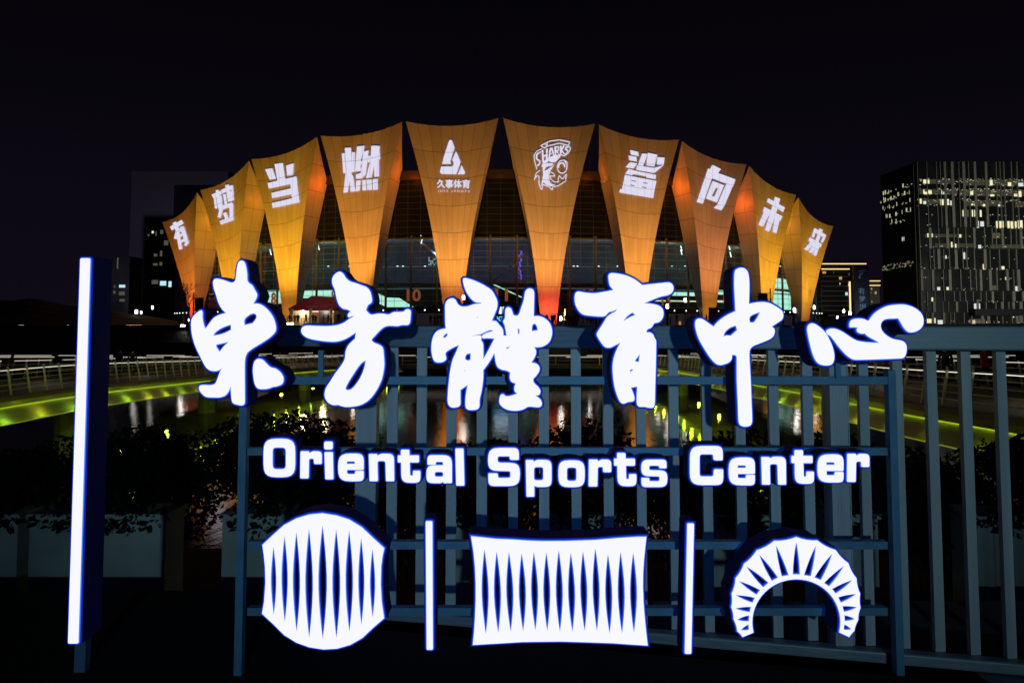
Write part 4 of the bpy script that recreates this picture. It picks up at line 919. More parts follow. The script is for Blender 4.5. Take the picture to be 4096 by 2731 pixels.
# ------------------------------------------------------------------ walkway bridges over the water
def spline(pts, step=1.2):
    pts = [Vector(p) for p in pts]; fine = []
    for i in range(len(pts) - 1):
        p0, p1, p2, p3 = pts[max(0, i - 1)], pts[i], pts[i + 1], pts[min(len(pts) - 1, i + 2)]
        for k in range(40):
            t = k / 40; fine.append(.5 * ((2 * p1) + (p2 - p0) * t + (2*p0 - 5*p1 + 4*p2 - p3) * t*t + (-p0 + 3*p1 - 3*p2 + p3) * t**3))
    fine.append(pts[-1]); out = [fine[0]]; acc = 0
    for a, b in zip(fine, fine[1:]):
        acc += (b - a).length
        if acc >= step: out.append(b); acc = 0
    return out
def rail_line(path, nrm, dz, lean, w, h, mb):
    for a, b, na, nb in zip(path, path[1:], nrm, nrm[1:]):
        mb.bar(a + na * lean + Vector((0, 0, dz)), b + nb * lean + Vector((0, 0, dz)), w, h)
def bridge(name, label, near, width, side):
    root = thing(name, label, 'walkway bridge', near[0])
    path = spline(near); nrm = []
    for i, p in enumerate(path):
        d = (path[min(i + 1, len(path) - 1)] - path[max(i - 1, 0)]); d.z = 0; d.normalize(); n = Vector((d.y, -d.x, 0))
        if n.x * side < 0: n = -n
        nrm.append(n)
    far = [p + n * width for p, n in zip(path, nrm)]
    Z = lambda z: Vector((0, 0, z))
    rows = [[p + n * o + Z(z) for p, n in zip(path, nrm)] for o, z in ((-.07, 0), (width - .03, 0), (width, -.02), (width, -.34))]
    MB().grid(rows).build('deck', M['deck'], root)
    rows = [[p + n * o + Z(z) for p, n in zip(path, nrm)] for o, z in ((0, -.345), (-.10, -.40), (-.13, -.2), (-.10, -.02), (-.07, -.004))]
    MB().grid(rows).build('edge_beam', M['darkmetal'], root)
    rows = [[p + n * o + Z(z) for p, n in zip(path, nrm)] for o, z in ((.02, -.36), (-.22, -.60), (-.55, -.98))]
    MB().grid(rows).build('apron', M['fascia'], root)
    rows = [[p + n * o + Z(z) for p, n in zip(path, nrm)] for o, z in ((-.50, -.95), (1.95, -1.14), (width - 1.95, -1.14), (width - .1, -.36))]
    MB().grid(rows).build('underside', M['fascia'], root)
    mb = MB(); rail_line([p - n * .56 for p, n in zip(path, nrm)], nrm, -.985, 0, .03, .02, mb); mb.build('edge_light', M['green'], root)
    mb = MB(); rail_line([p - n * .03 for p, n in zip(path, nrm)], nrm, -.365, 0, .04, .014, mb); mb.build('lip_light', M['lip'], root)
    # near railing: leaning posts and five rails
    step = 1
    for p, n in list(zip(path, nrm))[::step][:95]:
        a, b = p + n * .06, p + n * .24 + Z(1.12)
        MB().bar(a, b, .05, .07, up=n).build('post', M['steel'], root)
    mb = MB()
    for dz, w in ((1.0, .05), (.80, .034), (.60, .026), (.40, .026), (.20, .026)): rail_line(path, nrm, dz, .06 + .18 * dz / 1.12 + .05, w, w, mb)
    mb.build('railing', M['steel'], root)
    mb = MB()
    for p, n in zip(far, nrm): mb.bar(p - n * .06, p - n * .2 + Z(1.12), .05, .08, up=n)
    for dz, w in ((.80, .03), (.55, .02), (.3, .02)): rail_line(far, nrm, dz, -.06 - .16 * dz, w, w, mb)
    mb.build('far_railing', M['steel'], root)
    mb = MB(); rail_line(path, nrm, .965, .26, .028, .012, mb); mb.build('handrail_light', M['raillight'], root)
    rnd = random.Random(len(path)); q = 0
    while q < len(far) - 3:
        L_ = rnd.choice((1, 2, 2, 3)); mb = MB(); rail_line(far[q:q + L_ + 1], nrm[q:q + L_ + 1], 1.04, -.22, .04, .03, mb); q += L_ + rnd.choice((0, 1, 1, 2)); mb.build('lit_handrail', M['handlight'], root)
    for i in range(4, len(path), 14):
        p, n = path[i] + nrm[i] * .5, nrm[i]
        if side < 0 and p.y < 26 and False: continue
        MB().tube([Vector((p.x, p.y, WATER_Z - .5)), p + Z(-1.0)], .55, 12).build('pier', M['fascia'], root)
    return root, path, nrm
LBP = [(-15.5, 14, -1.0), (-18.6, 24, -1.22), (-19.4, 30, -1.32), (-19.8, 38, -1.42), (-20.6, 54, -1.95), (-19.8, 68, -2.35), (-17.2, 80, -2.6), (-13.0, 92, -2.9)]
RBP = [(11.0, 9, -.6), (11.9, 14, -.72), (12.2, 19.3, -.8), (12.3, 24.7, -.95), (13.0, 34, -1.2), (13.6, 44, -1.5), (14.1, 60, -2.0), (13.9, 73, -2.36), (11.5, 92, -2.9)]
lbr, lpath, lnrm = bridge('walkway_bridge', 'long curved walkway bridge with green lit underside on the left of the basin', LBP, 9.0, -1)
rbr, rpath, rnrm = bridge('walkway_bridge', 'long curved walkway bridge with green lit underside on the right of the basin', RBP, 8.5, 1)
random.seed(11)
for path, nrm in ((lpath, lnrm), (rpath, rnrm)):
    pw = .8
    for i in range(1, len(path), 2):
        p, n = path[i], nrm[i]; pw = max(.12, min(1.5, pw + random.uniform(-.55, .55)))
        c_ = random.choice(((.70, .80, .02), (.50, 1, .04), (.80, .72, .03), (.6, .9, .02)))
        lamp('green_apron_light', 'POINT', p - n * .78 + Vector((0, 0, -.64 - random.uniform(0, .2))), c_, (8.5 if path is lpath else 13) * pw, size=.05)
    for i in range(3, len(path), 5):
        p, n = path[i], nrm[i]
        lamp('green_under_light', 'POINT', p + n * .9 + Vector((0, 0, -2.1)), random.choice(((.75, .85, .03), (.55, 1, .05), (.85, .8, .04))), 30 * random.uniform(.3, 1.5), size=.1)
    for i in range(3, len(path), 9):
        p, n = path[i], nrm[i]
        lamp('deck_fill', 'POINT', p + n * 3.5 + Vector((0, 0, 1.5)), (1, .86, .62), 20, size=.2)  # warm fill points added above the deck to brighten rails and posts
# straight far footbridge
fb = thing('footbridge', 'straight far footbridge with two lit handrails across the basin', 'footbridge', (0, 95, -3.3))
MB().box((-120, 95, -3.75), (120, 98.5, -3.3)).build('deck', M['concrete'], fb)
for xx in range(-24, 25):
    MB().box((xx * 2.6 - .05, 95.05, -3.3), (xx * 2.6 + .05, 95.13, -2.25)).build('post', M['steel'], fb)
random.seed(5)
for zz, h in ((-2.26, .07), (-2.45, .05)):
    mb = MB(); mb.box((-120, 95.06, zz), (120, 95.11, zz + .03)); mb.build('handrail', M['steel'], fb)
mb = MB()
for zz in (-2.215, -2.41):
    x = -70.0
    while x < 70:
        L_ = random.uniform(1.5, 5)
        mb.box((x, 95.04, zz), (x + L_, 95.07, zz + .05)); x += L_ + random.choice((.4, .8, 2.5, 4))
mb.build('handrail_light', M['handlight'], fb)

# ------------------------------------------------------------------ people
def body(name, kind, coat, seed):
    """one continuous figure, grown from a skeleton with a skin modifier"""
    rnd = random.Random(seed); st_ = .0
    pts = {}; r = {}
    def j(n, p, rad): pts[n] = Vector(p); r[n] = rad
    stride = dict(stand=.06, walk=.26, chat=.05)[kind]; arm = dict(stand=.05, walk=.2, chat=.22)[kind]
    j('hip', (0, 0, .95), .15); j('waist', (0, .01, 1.12), .145); j('chest', (0, .0, 1.36), .165); j('neck', (0, -.01, 1.50), .06); j('head', (0, -.02, 1.60), .085); j('top', (0, -.01, 1.70), .075)
    for s_, sg in (('l', -1), ('r', 1)):
        f = sg * stride
        j(s_ + 'th', (sg * .09, 0, .88), .095); j(s_ + 'kn', (sg * .10, -f * .5 - .02, .50), .068); j(s_ + 'an', (sg * .10, -f + .02, .09), .045); j(s_ + 'to', (sg * .11, -f - .13, .035), .038)
        j(s_ + 'sh', (sg * .19, 0, 1.41), .07); j(s_ + 'el', (sg * .25, f * .5 * (arm / .2) + .03, 1.13), .052); j(s_ + 'wr', (sg * (.24 if kind != 'chat' else .15), (f - .08 if kind != 'chat' else -.22), .9 if kind != 'chat' else 1.12), .036); j(s_ + 'ha', (sg * (.24 if kind != 'chat' else .12), (f - .11 if kind != 'chat' else -.29), .81 if kind != 'chat' else 1.16), .036)
    E_ = [('hip','waist'),('waist','chest'),('chest','neck'),('neck','head'),('head','top')]
    for s_ in 'lr': E_ += [('hip', s_+'th'), (s_+'th', s_+'kn'), (s_+'kn', s_+'an'), (s_+'an', s_+'to'), ('chest', s_+'sh'), (s_+'sh', s_+'el'), (s_+'el', s_+'wr'), (s_+'wr', s_+'ha')]
    keys = list(pts); me = bpy.data.meshes.new('skeleton'); me.from_pydata([tuple(pts[k]) for k in keys], [(keys.index(a), keys.index(b)) for a, b in E_], [])
    o = bpy.data.objects.new('skeleton', me); COL.objects.link(o)
    sk = o.modifiers.new('skin', 'SKIN'); sk.use_smooth_shade = True
    for i, k in enumerate(keys): me.skin_vertices[0].data[i].radius = (r[k], r[k] * (.72 if k in ('hip', 'waist', 'chest') else 1)); me.skin_vertices[0].data[i].use_root = (k == 'hip')
    sb = o.modifiers.new('sub', 'SUBSURF'); sb.levels = 1; sb.render_levels = 1
    dg = bpy.context.evaluated_depsgraph_get(); res = bpy.data.meshes.new_from_object(o.evaluated_get(dg)); res.name = name
    bpy.data.objects.remove(o)
    res.materials.clear()
    for m in (coat, M['skin'], M['hair'], M['coat']): res.materials.append(m)
    for p in res.polygons:
        c = p.center; p.use_smooth = True
        p.material_index = 2 if (c.z > 1.66 or (c.z > 1.56 and c.y > .0)) else 1 if (c.z > 1.49 or (abs(c.x) > .1 and c.z < .87 and c.z > .74 and abs(c.x) > .19)) else 3 if c.z < .86 else 0
    return res
BOD = [body('person', k, M['coat'], i) for i, k in enumerate(('stand', 'walk', 'chat'))]
RED = body('person', 'walk', M['redcoat'], 9); DRK = body('person', 'walk', M['coat'], 12)
def person(me, loc, rz, label, group=None, h=1.0):
    o = bpy.data.objects.new('person', me); COL.objects.link(o); o.location = loc; o.rotation_euler = (0, 0, rz); o.scale = (h, h, h)
    return tag(o, label, 'person', group)
random.seed(21)
def crowd(pxs, Y, label, group=None):
    for px in pxs:
        yy = Y + random.uniform(-1.2, 1.2); p = P(px, 1289, yy)
        person(random.choice(BOD), (p.x, yy, PLAZA), random.uniform(0, 6.28), label, group, random.uniform(.93, 1.06))
crowd((2187, 2206, 2211, 2218, 2234, 2241, 2254, 2262, 2272, 2279, 2290, 2297, 2303, 2314, 2332, 2349, 2361, 2370), 121, 'dark silhouetted person in the crowd gathered before the red lit shell foot', 'crowd before the red lit shell foot')
crowd((1722, 1738, 1752, 1764), 122, 'dark silhouetted person standing under the canopy left of the middle character', 'people under the canopy')
crowd((1158, 1179, 1192, 1224, 1252, 1262, 1294, 1312), 120.5, 'dark silhouetted person before the glowing open side of the tent', 'people before the tent')
p = P(1354, 1289, 119); person(BOD[0], (p.x, 119, PLAZA), .4, 'tall dark figure standing alone right of the tent entrance', None, 1.1)
p = P(1378, 1289, 119); person(BOD[2], (p.x, 119, PLAZA), 2.4, 'short dark figure holding something lit beside the tent wall', None, .92)
crowd((2682, 2706, 2766, 2778), 121, 'dark silhouetted person between the dark flags right of the fourth character', 'people near the dark flags')
p = P(2826, 1284, 120.5); person(BOD[2], (p.x, 120.5, PLAZA), 1.2, 'dark figure outlined against the foot of the brownish shell')
def on_deck(path, nrm, px, off):
    best = min(range(len(path)), key=lambda i: abs((path[i] + nrm[i] * off).x / (path[i] + nrm[i] * off).y * FPX * CP + 2048 - px)); return path[best] + nrm[best] * off
q = on_deck(rpath, rnrm, 3938, 6.3); rp = person(RED, q, math.radians(30), 'person in a red jacket walking on the right bridge')
q = on_deck(rpath, rnrm, 3792, 6.6); person(DRK, q, math.radians(-40), 'person in a dark coat walking on the right bridge')
q = on_deck(lpath, lnrm, 505, 4.5); person(BOD[0], q, 2.8, 'dim dark person standing on the left bridge nearer the light bar')
q = on_deck(lpath, lnrm, 560, 5.0); person(BOD[2], q, 3.4, 'dim dark person on the left bridge facing a companion')

# ------------------------------------------------------------------ tents, barrier, lamps, flags
def tent(label, px0, px1, ptop, peave, Y, depth, roofm, wallm, lit=True, skew=0):
    a, b = P(px0, peave, Y), P(px1, peave, Y); top = P((px0 + px1) / 2, ptop, Y).z
    t = thing('event_tent', label, 'tent', ((a.x + b.x) / 2, Y, PLAZA)); m = (a.x + b.x) / 2; ze = a.z; sk = Vector((skew, depth, 0))
    A, B, T = Vector((a.x - .15, Y, ze)), Vector((b.x + .15, Y, ze)), Vector((m, Y, top))
    mb = MB(); mb.face([A, B, T]); mb.face([B, B + sk, T + sk, T]); mb.face([T, T + sk, A + sk, A]); mb.face([A + sk, T + sk, B + sk])
    dn = Vector((0, 0, -.35)); mb.face([A + dn, B + dn, B, A]); mb.face([B + dn, B + sk + dn, B + sk, B])
    mb.build('tent_roof', roofm, t)
    g0 = lambda v: Vector((v.x, v.y, PLAZA))
    mb = MB()
    for (u, v) in ((B + Vector((-.15, 0, 0)), B + sk + Vector((-.15, 0, 0))), (A + Vector((.15, 0, 0)), A + sk + Vector((.15, 0, 0))), (A + sk, B + sk)): mb.face([g0(u), g0(v), Vector((v.x, v.y, ze - .02)), Vector((u.x, u.y, ze - .02))])
    mb.build('tent_wall', wallm, t)
    if lit:
        for f in (.05, .47, .93):
            x = a.x + (b.x - a.x) * f; MB().lathe((x, Y + .1, PLAZA), [(.30, 0), (.22, .5), (.16, 1.6), (.34, ze - PLAZA - .05)], 8).build('gathered_curtain', wallm, t)
        MB().box((a.x + .6, Y + depth * .5, ze - .5), (b.x - .6, Y + depth * .5 + .3, ze - .38)).build('tent_light', M['intwarm'], t)
        MB().box((a.x + (b.x - a.x) * .55, Y + 3.0, PLAZA), (a.x + (b.x - a.x) * .82, Y + 3.1, PLAZA + 2.3)).build('doorway_panel', M['navy'], t)
        text_obj('久事体育（上海）', 'roof_lettering', (m + .8, Y - .03, ze + .28), (b.x - a.x) * .5, .38, M['pink'], t)
    return t
tt = tent('crimson gabled event tent with glowing cream inside below the golden shell', 1158, 1336, 1183, 1233, 121.5, 6, M['red'], M['cream'], True, 3.5)
lamp('tent_inside_light', 'POINT', (P(1215, 1240, 124).x, 124, PLAZA + 2.2), (1, .82, .42), 620, size=.3)
lamp('tent_inside_light', 'POINT', (P(1300, 1240, 124).x, 124, PLAZA + 2.2), (1, .82, .42), 260, size=.3)
lamp('tent_front_fill', 'SPOT', (P(1250, 1240, 112).x, 112, PLAZA + 3.5), (1, .8, .75), 420, (P(1247, 1215, 121).x, 122, 4.6), .3, 60, 1)  # fill added in front to lift the dark red roof
tent('long pale tent hall running on from behind the crimson tent', 1336, 1440, 1205, 1225, 126, 7, M['pink'], M['cream'], False)
tent('small pale pink tent beyond the crowd by the red shell foot', 2266, 2312, 1222, 1236, 122.8, 3, M['pink'], M['pink'], False)
br_ = thing('crowd_barrier', 'low metal crowd barrier in front of the crimson tent', 'barrier', (P(1260, 1289, 118.6).x, 118.6, PLAZA))
a, b = P(1140, 1272, 118.6), P(1395, 1290, 118.6); mb = MB(); mb.bar((a.x, 118.6, PLAZA + 1), (b.x, 118.6, PLAZA + 1), .05); mb.bar((a.x, 118.6, PLAZA + .15), (b.x, 118.6, PLAZA + .15), .05)
mb2 = mb; 
x = a.x
while x < b.x: mb2.bar((x, 118.6, PLAZA + .1), (x, 118.6, PLAZA + 1), .03); x += .35
mb2.build('barrier_frame', M['darkmetal'], br_)
def street_lamp(px, py, Y, label, hw=.16, hh=.55, mat='lampglow', base=None):
    p = P(px, py, Y); zb = PLAZA if base is None else base; hw *= .85; hh *= .8
    t = thing('street_lamp', label, 'street lamp', (p.x, Y, zb), 'street lamps around the arena')
    MB().lathe((p.x, Y, zb), [(.12, 0), (.08, .3), (.055, max(.6, p.z - zb - hh / 2))], 8).build('lamp_pole', M['darkmetal'], t)
    MB().lathe((p.x, Y, p.z - hh / 2), [(hw * .6, 0), (hw, .05), (hw, hh - .08), (hw * .5, hh)], 8).build('lamp_head', M[mat], t)
    MB().lathe((p.x, Y, p.z + hh / 2 + .01), [(hw * 1.2, 0), (hw * .4, .1)], 8).build('lamp_cap', M['darkmetal'], t)
    return t
for q in ((1854, 1189, 118, 'white street lamp left of the middle character just right of the logo shell foot', .2, .8), (2243, 1274, 112, 'bright low lamp in front of the crowd by the red shell foot', .17, .7, 'lampglow', -1.0), (2356, 1308, 110.5, 'small low lamp on the steps right of the crowd', .1, .4, 'lampglow', -3.3),
     (2669, 1225, 119, 'white street lamp under the right arm of the fourth character', .2, .8), (2741, 1200, 124, 'tall white street lamp before the lit glass hall right of the fourth character', .2, .75), (3178, 1240, 120, 'bright street lamp at the foot of the rightmost shell', .2, .8),
     (3257, 1229, 150, 'street lamp just right of the rightmost shell, higher of two', .2, .8), (3254, 1280, 190, 'small far lamp just right of the rightmost shell, lower of two', .2, .8), (3375, 1244, 160, 'street lamp before the hotel, near its gold light column', .2, .8), (3350, 1269, 180, 'small lamp low before the middle of the hotel', .2, .7), (3400, 1252, 150, 'bright lamp at the foot of the gold light column', .3, .7),
     (545, 1247, 135, 'brightest of the three lamps on the left hill', .3, .85, 'lampsoft'), (565, 1250, 150, 'middle lamp of the three on the left hill', .2, .7, 'lampsoft'), (610, 1230, 140, 'tall lamp on the left hill nearest the arena', .2, .75, 'lampsoft'), (272, 1298, 170, 'single small lamp between the light bar and the left edge', .2, .7), (481, 1319, 125, 'low lamp just right of the light bar above the railing', .17, .7), (753, 1280, 118, 'tiny lamp at the foot of the leftmost shell', .12, .45)):
    street_lamp(*q)
t = thing('street_lamp', 'double amber lamp near the left edge with a white light below', 'street lamp', (P(83, 1293, 120).x, 120, PLAZA))
p = P(83, 1293, 120); MB().tube([(p.x, 120, -1), (p.x, 120, p.z + .2)], .07, 6).build('lamp_pole', M['darkmetal'], t)
for dy, mt in ((-2, 'lampwarm'), (8, 'lampwarm'), (37, 'lampglow')):
    c = P(84, 1293 + dy, 119.7); MB().box((c.x - (.42 if dy < 20 else .2), 119.7, c.z - .12), (c.x + (.42 if dy < 20 else .2), 119.85, c.z + .12 + (.2 if dy > 20 else 0))).build('lamp_head', M[mt], t)
for px, py, w, lab in ((198, 1332, .5, 'amber twin floodlight low on the bank left of the light bar'), (731, 1303, .6, 'warm twin floodlight on the bank left of the first character'), (1146, 1295, .55, 'bright floodlight on the ground at the golden shell foot, left one'), (1166, 1295, .55, 'bright floodlight on the ground at the golden shell foot, right one')):
    Y = 116; c = P(px, py, Y); t = thing('floodlight', lab, 'floodlight', (c.x, Y, c.z - .2))
    MB().box((c.x - w * .6, Y, c.z - .2), (c.x + w * .6, Y + .3, c.z + .22)).build('lamp_housing', M['darkmetal'], t)
    MB().box((c.x - w * .5, Y - .02, c.z - .12), (c.x + w * .5, Y - .004, c.z + .14)).build('lamp_lens', M['lampwarm'] if px < 300 else M['lampgold'] if px > 1000 else M['lampglow'], t)
c = P(527, 1297, 135); t = thing('kiosk', 'small kiosk with a warm lit top on the left hill', 'kiosk', (c.x, 135, c.z - 2))
MB().box((c.x - .9, 135, c.z - 2.2), (c.x + .9, 136.5, c.z - .3)).build('kiosk_body', M['cream'], t); MB().box((c.x - .85, 134.9, c.z - .28), (c.x + .95, 136.5, c.z + .12)).build('lit_top', M['lampwarm'], t)
def banner_flag(px0, px1, y0, y1, ppx, ptop, Y, label):
    a, b = P(px0, y0, Y), P(px1, y1, Y); q = P(ppx, ptop, Y)
    t = thing('banner_flag', label, 'flag', (q.x, Y, PLAZA), 'dark banner flags on the plaza')
    MB().tube([(q.x, Y, PLAZA), (q.x, Y, q.z)], .09, 8).build('flag_pole', M['darkmetal'], t)
    rows = [[(a.x + (b.x - a.x) * j / 6, Y + .12 * math.sin(j * 1.1 + i * .5), a.z + (b.z - a.z) * i / 4) for j in range(7)] for i in range(5)]
    o = MB().grid(rows).build('banner_cloth', M['navy'], t); sd = o.modifiers.new('thick', 'SOLIDIFY'); sd.thickness = .02
    MB().bar((min(a.x, q.x), Y, a.z + .06), (max(b.x, q.x), Y, a.z + .06), .06).build('banner_arm', M['darkmetal'], t)
banner_flag(2834, 2868, 1231, 1284, 2871, 1227, 119, 'dark banner flag at the foot of the brownish shell')
banner_flag(3032, 3072, 1174, 1208, 3081, 1154, 119, 'dark banner flag on a taller pole before the golden shell second from the right')
banner_flag(778, 812, 1192, 1246, 775, 1172, 118.5, 'dark banner flag beside the bare tree by the leftmost shell')
# bare tree
c = P(752, 1290, 117.5); t = thing('bare_tree', 'leafless tree silhouetted against the foot of the leftmost shell', 'tree', (c.x, 117.5, PLAZA)); random.seed(4)
trunk = MB(); twigs = MB()
def branch(p, d, L_, r_, dep):
    q = p + d * L_; mid = (p + q) / 2 + Vector((random.uniform(-.1, .1), random.uniform(-.1, .1), 0)) * L_
    (trunk if dep < 2 else twigs).tube([p, mid, q], r_, 5, 0, r_ * .65)
    if dep < 5:
        for _ in range(3 if dep else 3):
            nd = (d + Vector((random.uniform(-.75, .75), random.uniform(-.75, .75), random.uniform(-.1, .5)))).normalized(); branch(q, nd, L_ * random.uniform(.62, .85), r_ * .62, dep + 1)
branch(Vector((c.x, 117.5, PLAZA)), Vector((.05, 0, 1)), 1.9, .16, 0)
trunk.build('trunk', M['bark'], t); twigs.build('crown', M['bark'], t)
# lit screen behind the characters
a = P(2001, 1275, 116.5); t = thing('lit_screen', 'small blue and white lit letter board between two strokes of the middle character', 'sign', (a.x, 116.5, PLAZA))
MB().box((a.x - 1.3, 116.6, PLAZA + .2), (a.x + 1.3, 116.9, a.z + 2.1)).build('screen_case', M['darkmetal'], t)
text_obj('NGH', 'screen_letters', (a.x, 116.58, a.z), 1.9, .72, M['bluetext'], t, bold=.01)
for k in range(4): MB().box((a.x - .75 + k * .55, 116.56, a.z + .72), (a.x - .35 + k * .55, 116.59, a.z + 1.75)).build('screen_tile', M['screen'], t)

# ------------------------------------------------------------------ buildings
random.seed(31)
def lit_window(parent, x0, x1, z0, z1, Y, mat): return MB().box((x0, Y - .05, z0), (x1, Y - .01, z1)).build('window', mat, parent)
ot = thing('office_tower', 'broad dark office tower with uneven vertical fins and scattered lit windows', 'office tower', (185, 322, PLAZA))
c = P(3662, 648, 320); X0, ZT_ = c.x, c.z; X1, DP = X0 + 64, 30
MB().box((X0, 320, PLAZA), (X1, 320 + DP, ZT_)).build('tower_wall', M['tower'], ot)
def tz(py): return P(3662, py, 320).z
bands = [648, 911, 997, 1078, 1165, 1207, 1250, 1296]
mb = MB(); mbs = MB()
for y0, y1 in zip(bands, bands[1:]):
    x = X0 + .3
    while x < X1:
        w = random.choice((.22, .25, .3, .3, .9, 1.1)); mb.box((x, 319.35, tz(y1) + .25), (x + w, 319.95, tz(y0))); x += w + random.choice((1.3, 2.0, 2.8, 3.6))
    mbs.box((X0, 319.7, tz(y1)), (X1, 319.98, tz(y1) + .22))
mb.build('front_fins', M['fin'], ot); mbs.build('ledge', M['darkmetal'], ot)
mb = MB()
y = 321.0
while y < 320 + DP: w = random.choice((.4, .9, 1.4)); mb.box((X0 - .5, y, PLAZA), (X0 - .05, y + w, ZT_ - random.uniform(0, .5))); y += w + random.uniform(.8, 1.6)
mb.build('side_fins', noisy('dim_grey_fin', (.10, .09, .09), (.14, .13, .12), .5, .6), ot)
wl_ = [(3692,3704,719,735,'y'),(3707,3717,720,735,'y'),(3958,3970,720,742,'y'),(4030,4044,730,745,'y'),(4070,4092,732,746,'w'),(3692,3698,760,776,'y'),(3695,3710,768,778,'y'),(3712,3726,762,776,'y'),(3760,3768,764,778,'y'),(3772,3780,768,778,'w'),(3880,3892,765,780,'y'),(3960,3976,778,786,'y'),(4055,4068,776,786,'y'),(4073,4085,765,788,'y'),(3678,3686,795,815,'y'),(3692,3704,805,817,'w'),(3760,3774,798,821,'y'),(3782,3795,797,821,'y'),(3800,3808,803,822,'w'),(3884,3892,815,822,'y'),(3896,3905,816,824,'y'),(3930,3940,817,826,'y'),(3990,4000,818,826,'w'),(3849,3857,841,866,'y'),(3866,3874,840,867,'d'),(3886,3892,840,867,'y'),(3896,3910,840,867,'y'),(3918,3926,841,868,'y'),(3905,3915,884,912,'w'),(3920,3935,886,906,'w'),(3983,3990,885,913,'y'),(3996,4014,885,913,'y'),(4028,4038,885,913,'y'),(4041,4053,886,914,'y'),(4058,4066,886,914,'y'),(4070,4090,882,914,'y'),(3708,3718,934,949,'y'),(3720,3730,934,949,'y'),(3836,3844,938,950,'y'),(3970,4000,932,953,'d'),(3815,3823,985,990,'y'),(3803,3809,968,990,'y'),(3815,3825,976,991,'y'),(3912,3924,980,994,'w'),(3780,3786,1022,1035,'w'),(3852,3860,1010,1036,'w'),(3930,3942,1057,1078,'y'),(4005,4017,1065,1078,'y'),(3858,3870,1070,1078,'d'),(3748,3760,1148,1161,'w'),(3785,3796,1148,1160,'y'),(4020,4028,1108,1120,'y'),(3965,3985,1142,1160,'d'),(4060,4075,1145,1165,'w'),(3725,3732,1190,1206,'y'),(3905,3925,1198,1206,'d'),(3965,3975,1198,1206,'w'),(3895,3920,1214,1235,'w'),(3705,3725,1275,1292,'y'),(3735,3742,1272,1292,'w'),(3750,3770,1280,1296,'w'),(3762,3768,1290,1296,'y'),(3875,3940,1276,1293,'d'),(3885,3900,1280,1294,'y'),(3945,3955,1285,1292,'y'),(4050,4056,1266,1270,'y'),(4076,4092,1262,1290,'d')]
for x0, x1, y0, y1, k in wl_:
    a, b = P(x0, y0, 319.9), P(x1, y1, 319.9); lit_window(ot, a.x, b.x, b.z, a.z, 319.75, M['win_' + k])
mb = MB()
for yr, dens in ((716, 80), (724, 50), (738, 40), (757, 75), (764, 60), (778, 50), (798, 44), (806, 40), (820, 26), (945, 26), (985, 34), (1030, 20), (1072, 26), (1112, 18), (1155, 18), (1205, 14), (900, 14), (860, 16), (1285, 40)):
    for _ in range(dens):
        px = random.uniform(3668, 4300); py = yr + random.uniform(-4, 4) + (px - 3668) * .012; a = P(px, py, 319.85); s_ = random.choice((.10, .16, .22, .3)); mb.box((a.x, 319.7, a.z), (a.x + s_ * random.uniform(1, 2.4), 319.8, a.z + s_ * random.choice((.5, 1, 1))))
mb.build('ceiling_lights', M['win_d'] if False else emis('office_lights', (1, .98, .62), .5, False), ot)["kind"] = 'stuff'
mb = MB()
for yr, f0, f1, n in ((735, .05, .9, 16), (765, .05, 1, 24), (800, .1, .95, 16), (838, .1, .9, 12), (870, .25, .7, 12), (948, .3, .5, 3), (1046, .02, 1, 34), (1059, .02, 1, 26)):
    for _ in range(n):
        f = random.uniform(f0, f1); Y = 320 + DP * f; z = P(3662, yr, 320).z + random.uniform(-.5, .5); w = random.choice((.2, .4, .9)); h = random.choice((.2, .4, 1.6)) if yr < 1000 else .16
        mb.box((X0 - .62, Y, z), (X0 - .52, Y + w, z + h))
mb.build('side_window_lights', emis('side_office_lights', (1, .95, .6), .5, False), ot)["kind"] = 'stuff'
glowm = emis('office_floor_glow', (1, .96, .62), .045, False)
for x0, x1, y0, y1 in ((3690, 3820, 718, 735), (3850, 4230, 720, 742), (3678, 3830, 757, 777), (3840, 4250, 760, 784), (3680, 3760, 797, 816), (3860, 4010, 802, 824), (4060, 4240, 806, 828), (3700, 3850, 936, 949), (3740, 3900, 974, 990), (3960, 4140, 978, 996)):
    a, b = P(x0, y0, 319.9), P(x1, y1, 319.9); MB().box((a.x, 319.86, b.z), (b.x, 319.97, a.z)).build('lit_floor_band', glowm, ot)
a, b = P(3951, 1244, 319), P(3987, 1252, 319)
for k in range(2): MB().box((a.x + k * (b.x - a.x) * .56, 318.9, b.z), (a.x + (b.x - a.x) * (.44 + .56 * k), 319.1, a.z)).build('lit_entrance_sign', M['screen'], ot)
a, b = P(3885, 1236, 318), P(4200, 1262, 318); MB().box((a.x, 315.5, b.z), (b.x, 319.3, a.z)).build('entrance_canopy', M['darkmetal'], ot)
ht = thing('hotel', 'low dark hotel with gold light lines along its roof right of the arena', 'hotel', (90, 262, PLAZA))
HY = 260; a, b = P(3225, 1056, HY), P(3464, 1290, HY); MB().box((a.x, HY, PLAZA), (b.x, HY + 16, a.z)).build('hotel_wall', M['tower'], ht)
a2, b2 = P(3200, 1077, HY - 2), P(3397, 1290, HY - 2); MB().box((a2.x, HY - 2, PLAZA), (b2.x, HY - .1, a2.z)).build('front_wing', M['tower'], ht)
for x0, x1, yy, dy in ((3284, 3464, 1056, 0), (3277, 3397, 1077, -2)):
    q, w = P(x0, yy, HY + dy), P(x1, yy, HY + dy); MB().box((q.x, HY + dy - .35, q.z - .1), (w.x, HY + dy - .05, q.z + .2)).build('roof_light_line', M['strip'], ht)
q, w = P(3398, 1126, HY - 2.1), P(3398, 1242, HY - 2.1); MB().box((q.x - .22, HY - 2.4, w.z), (q.x + .2, HY - 2.05, q.z)).build('light_column', M['strip'], ht)
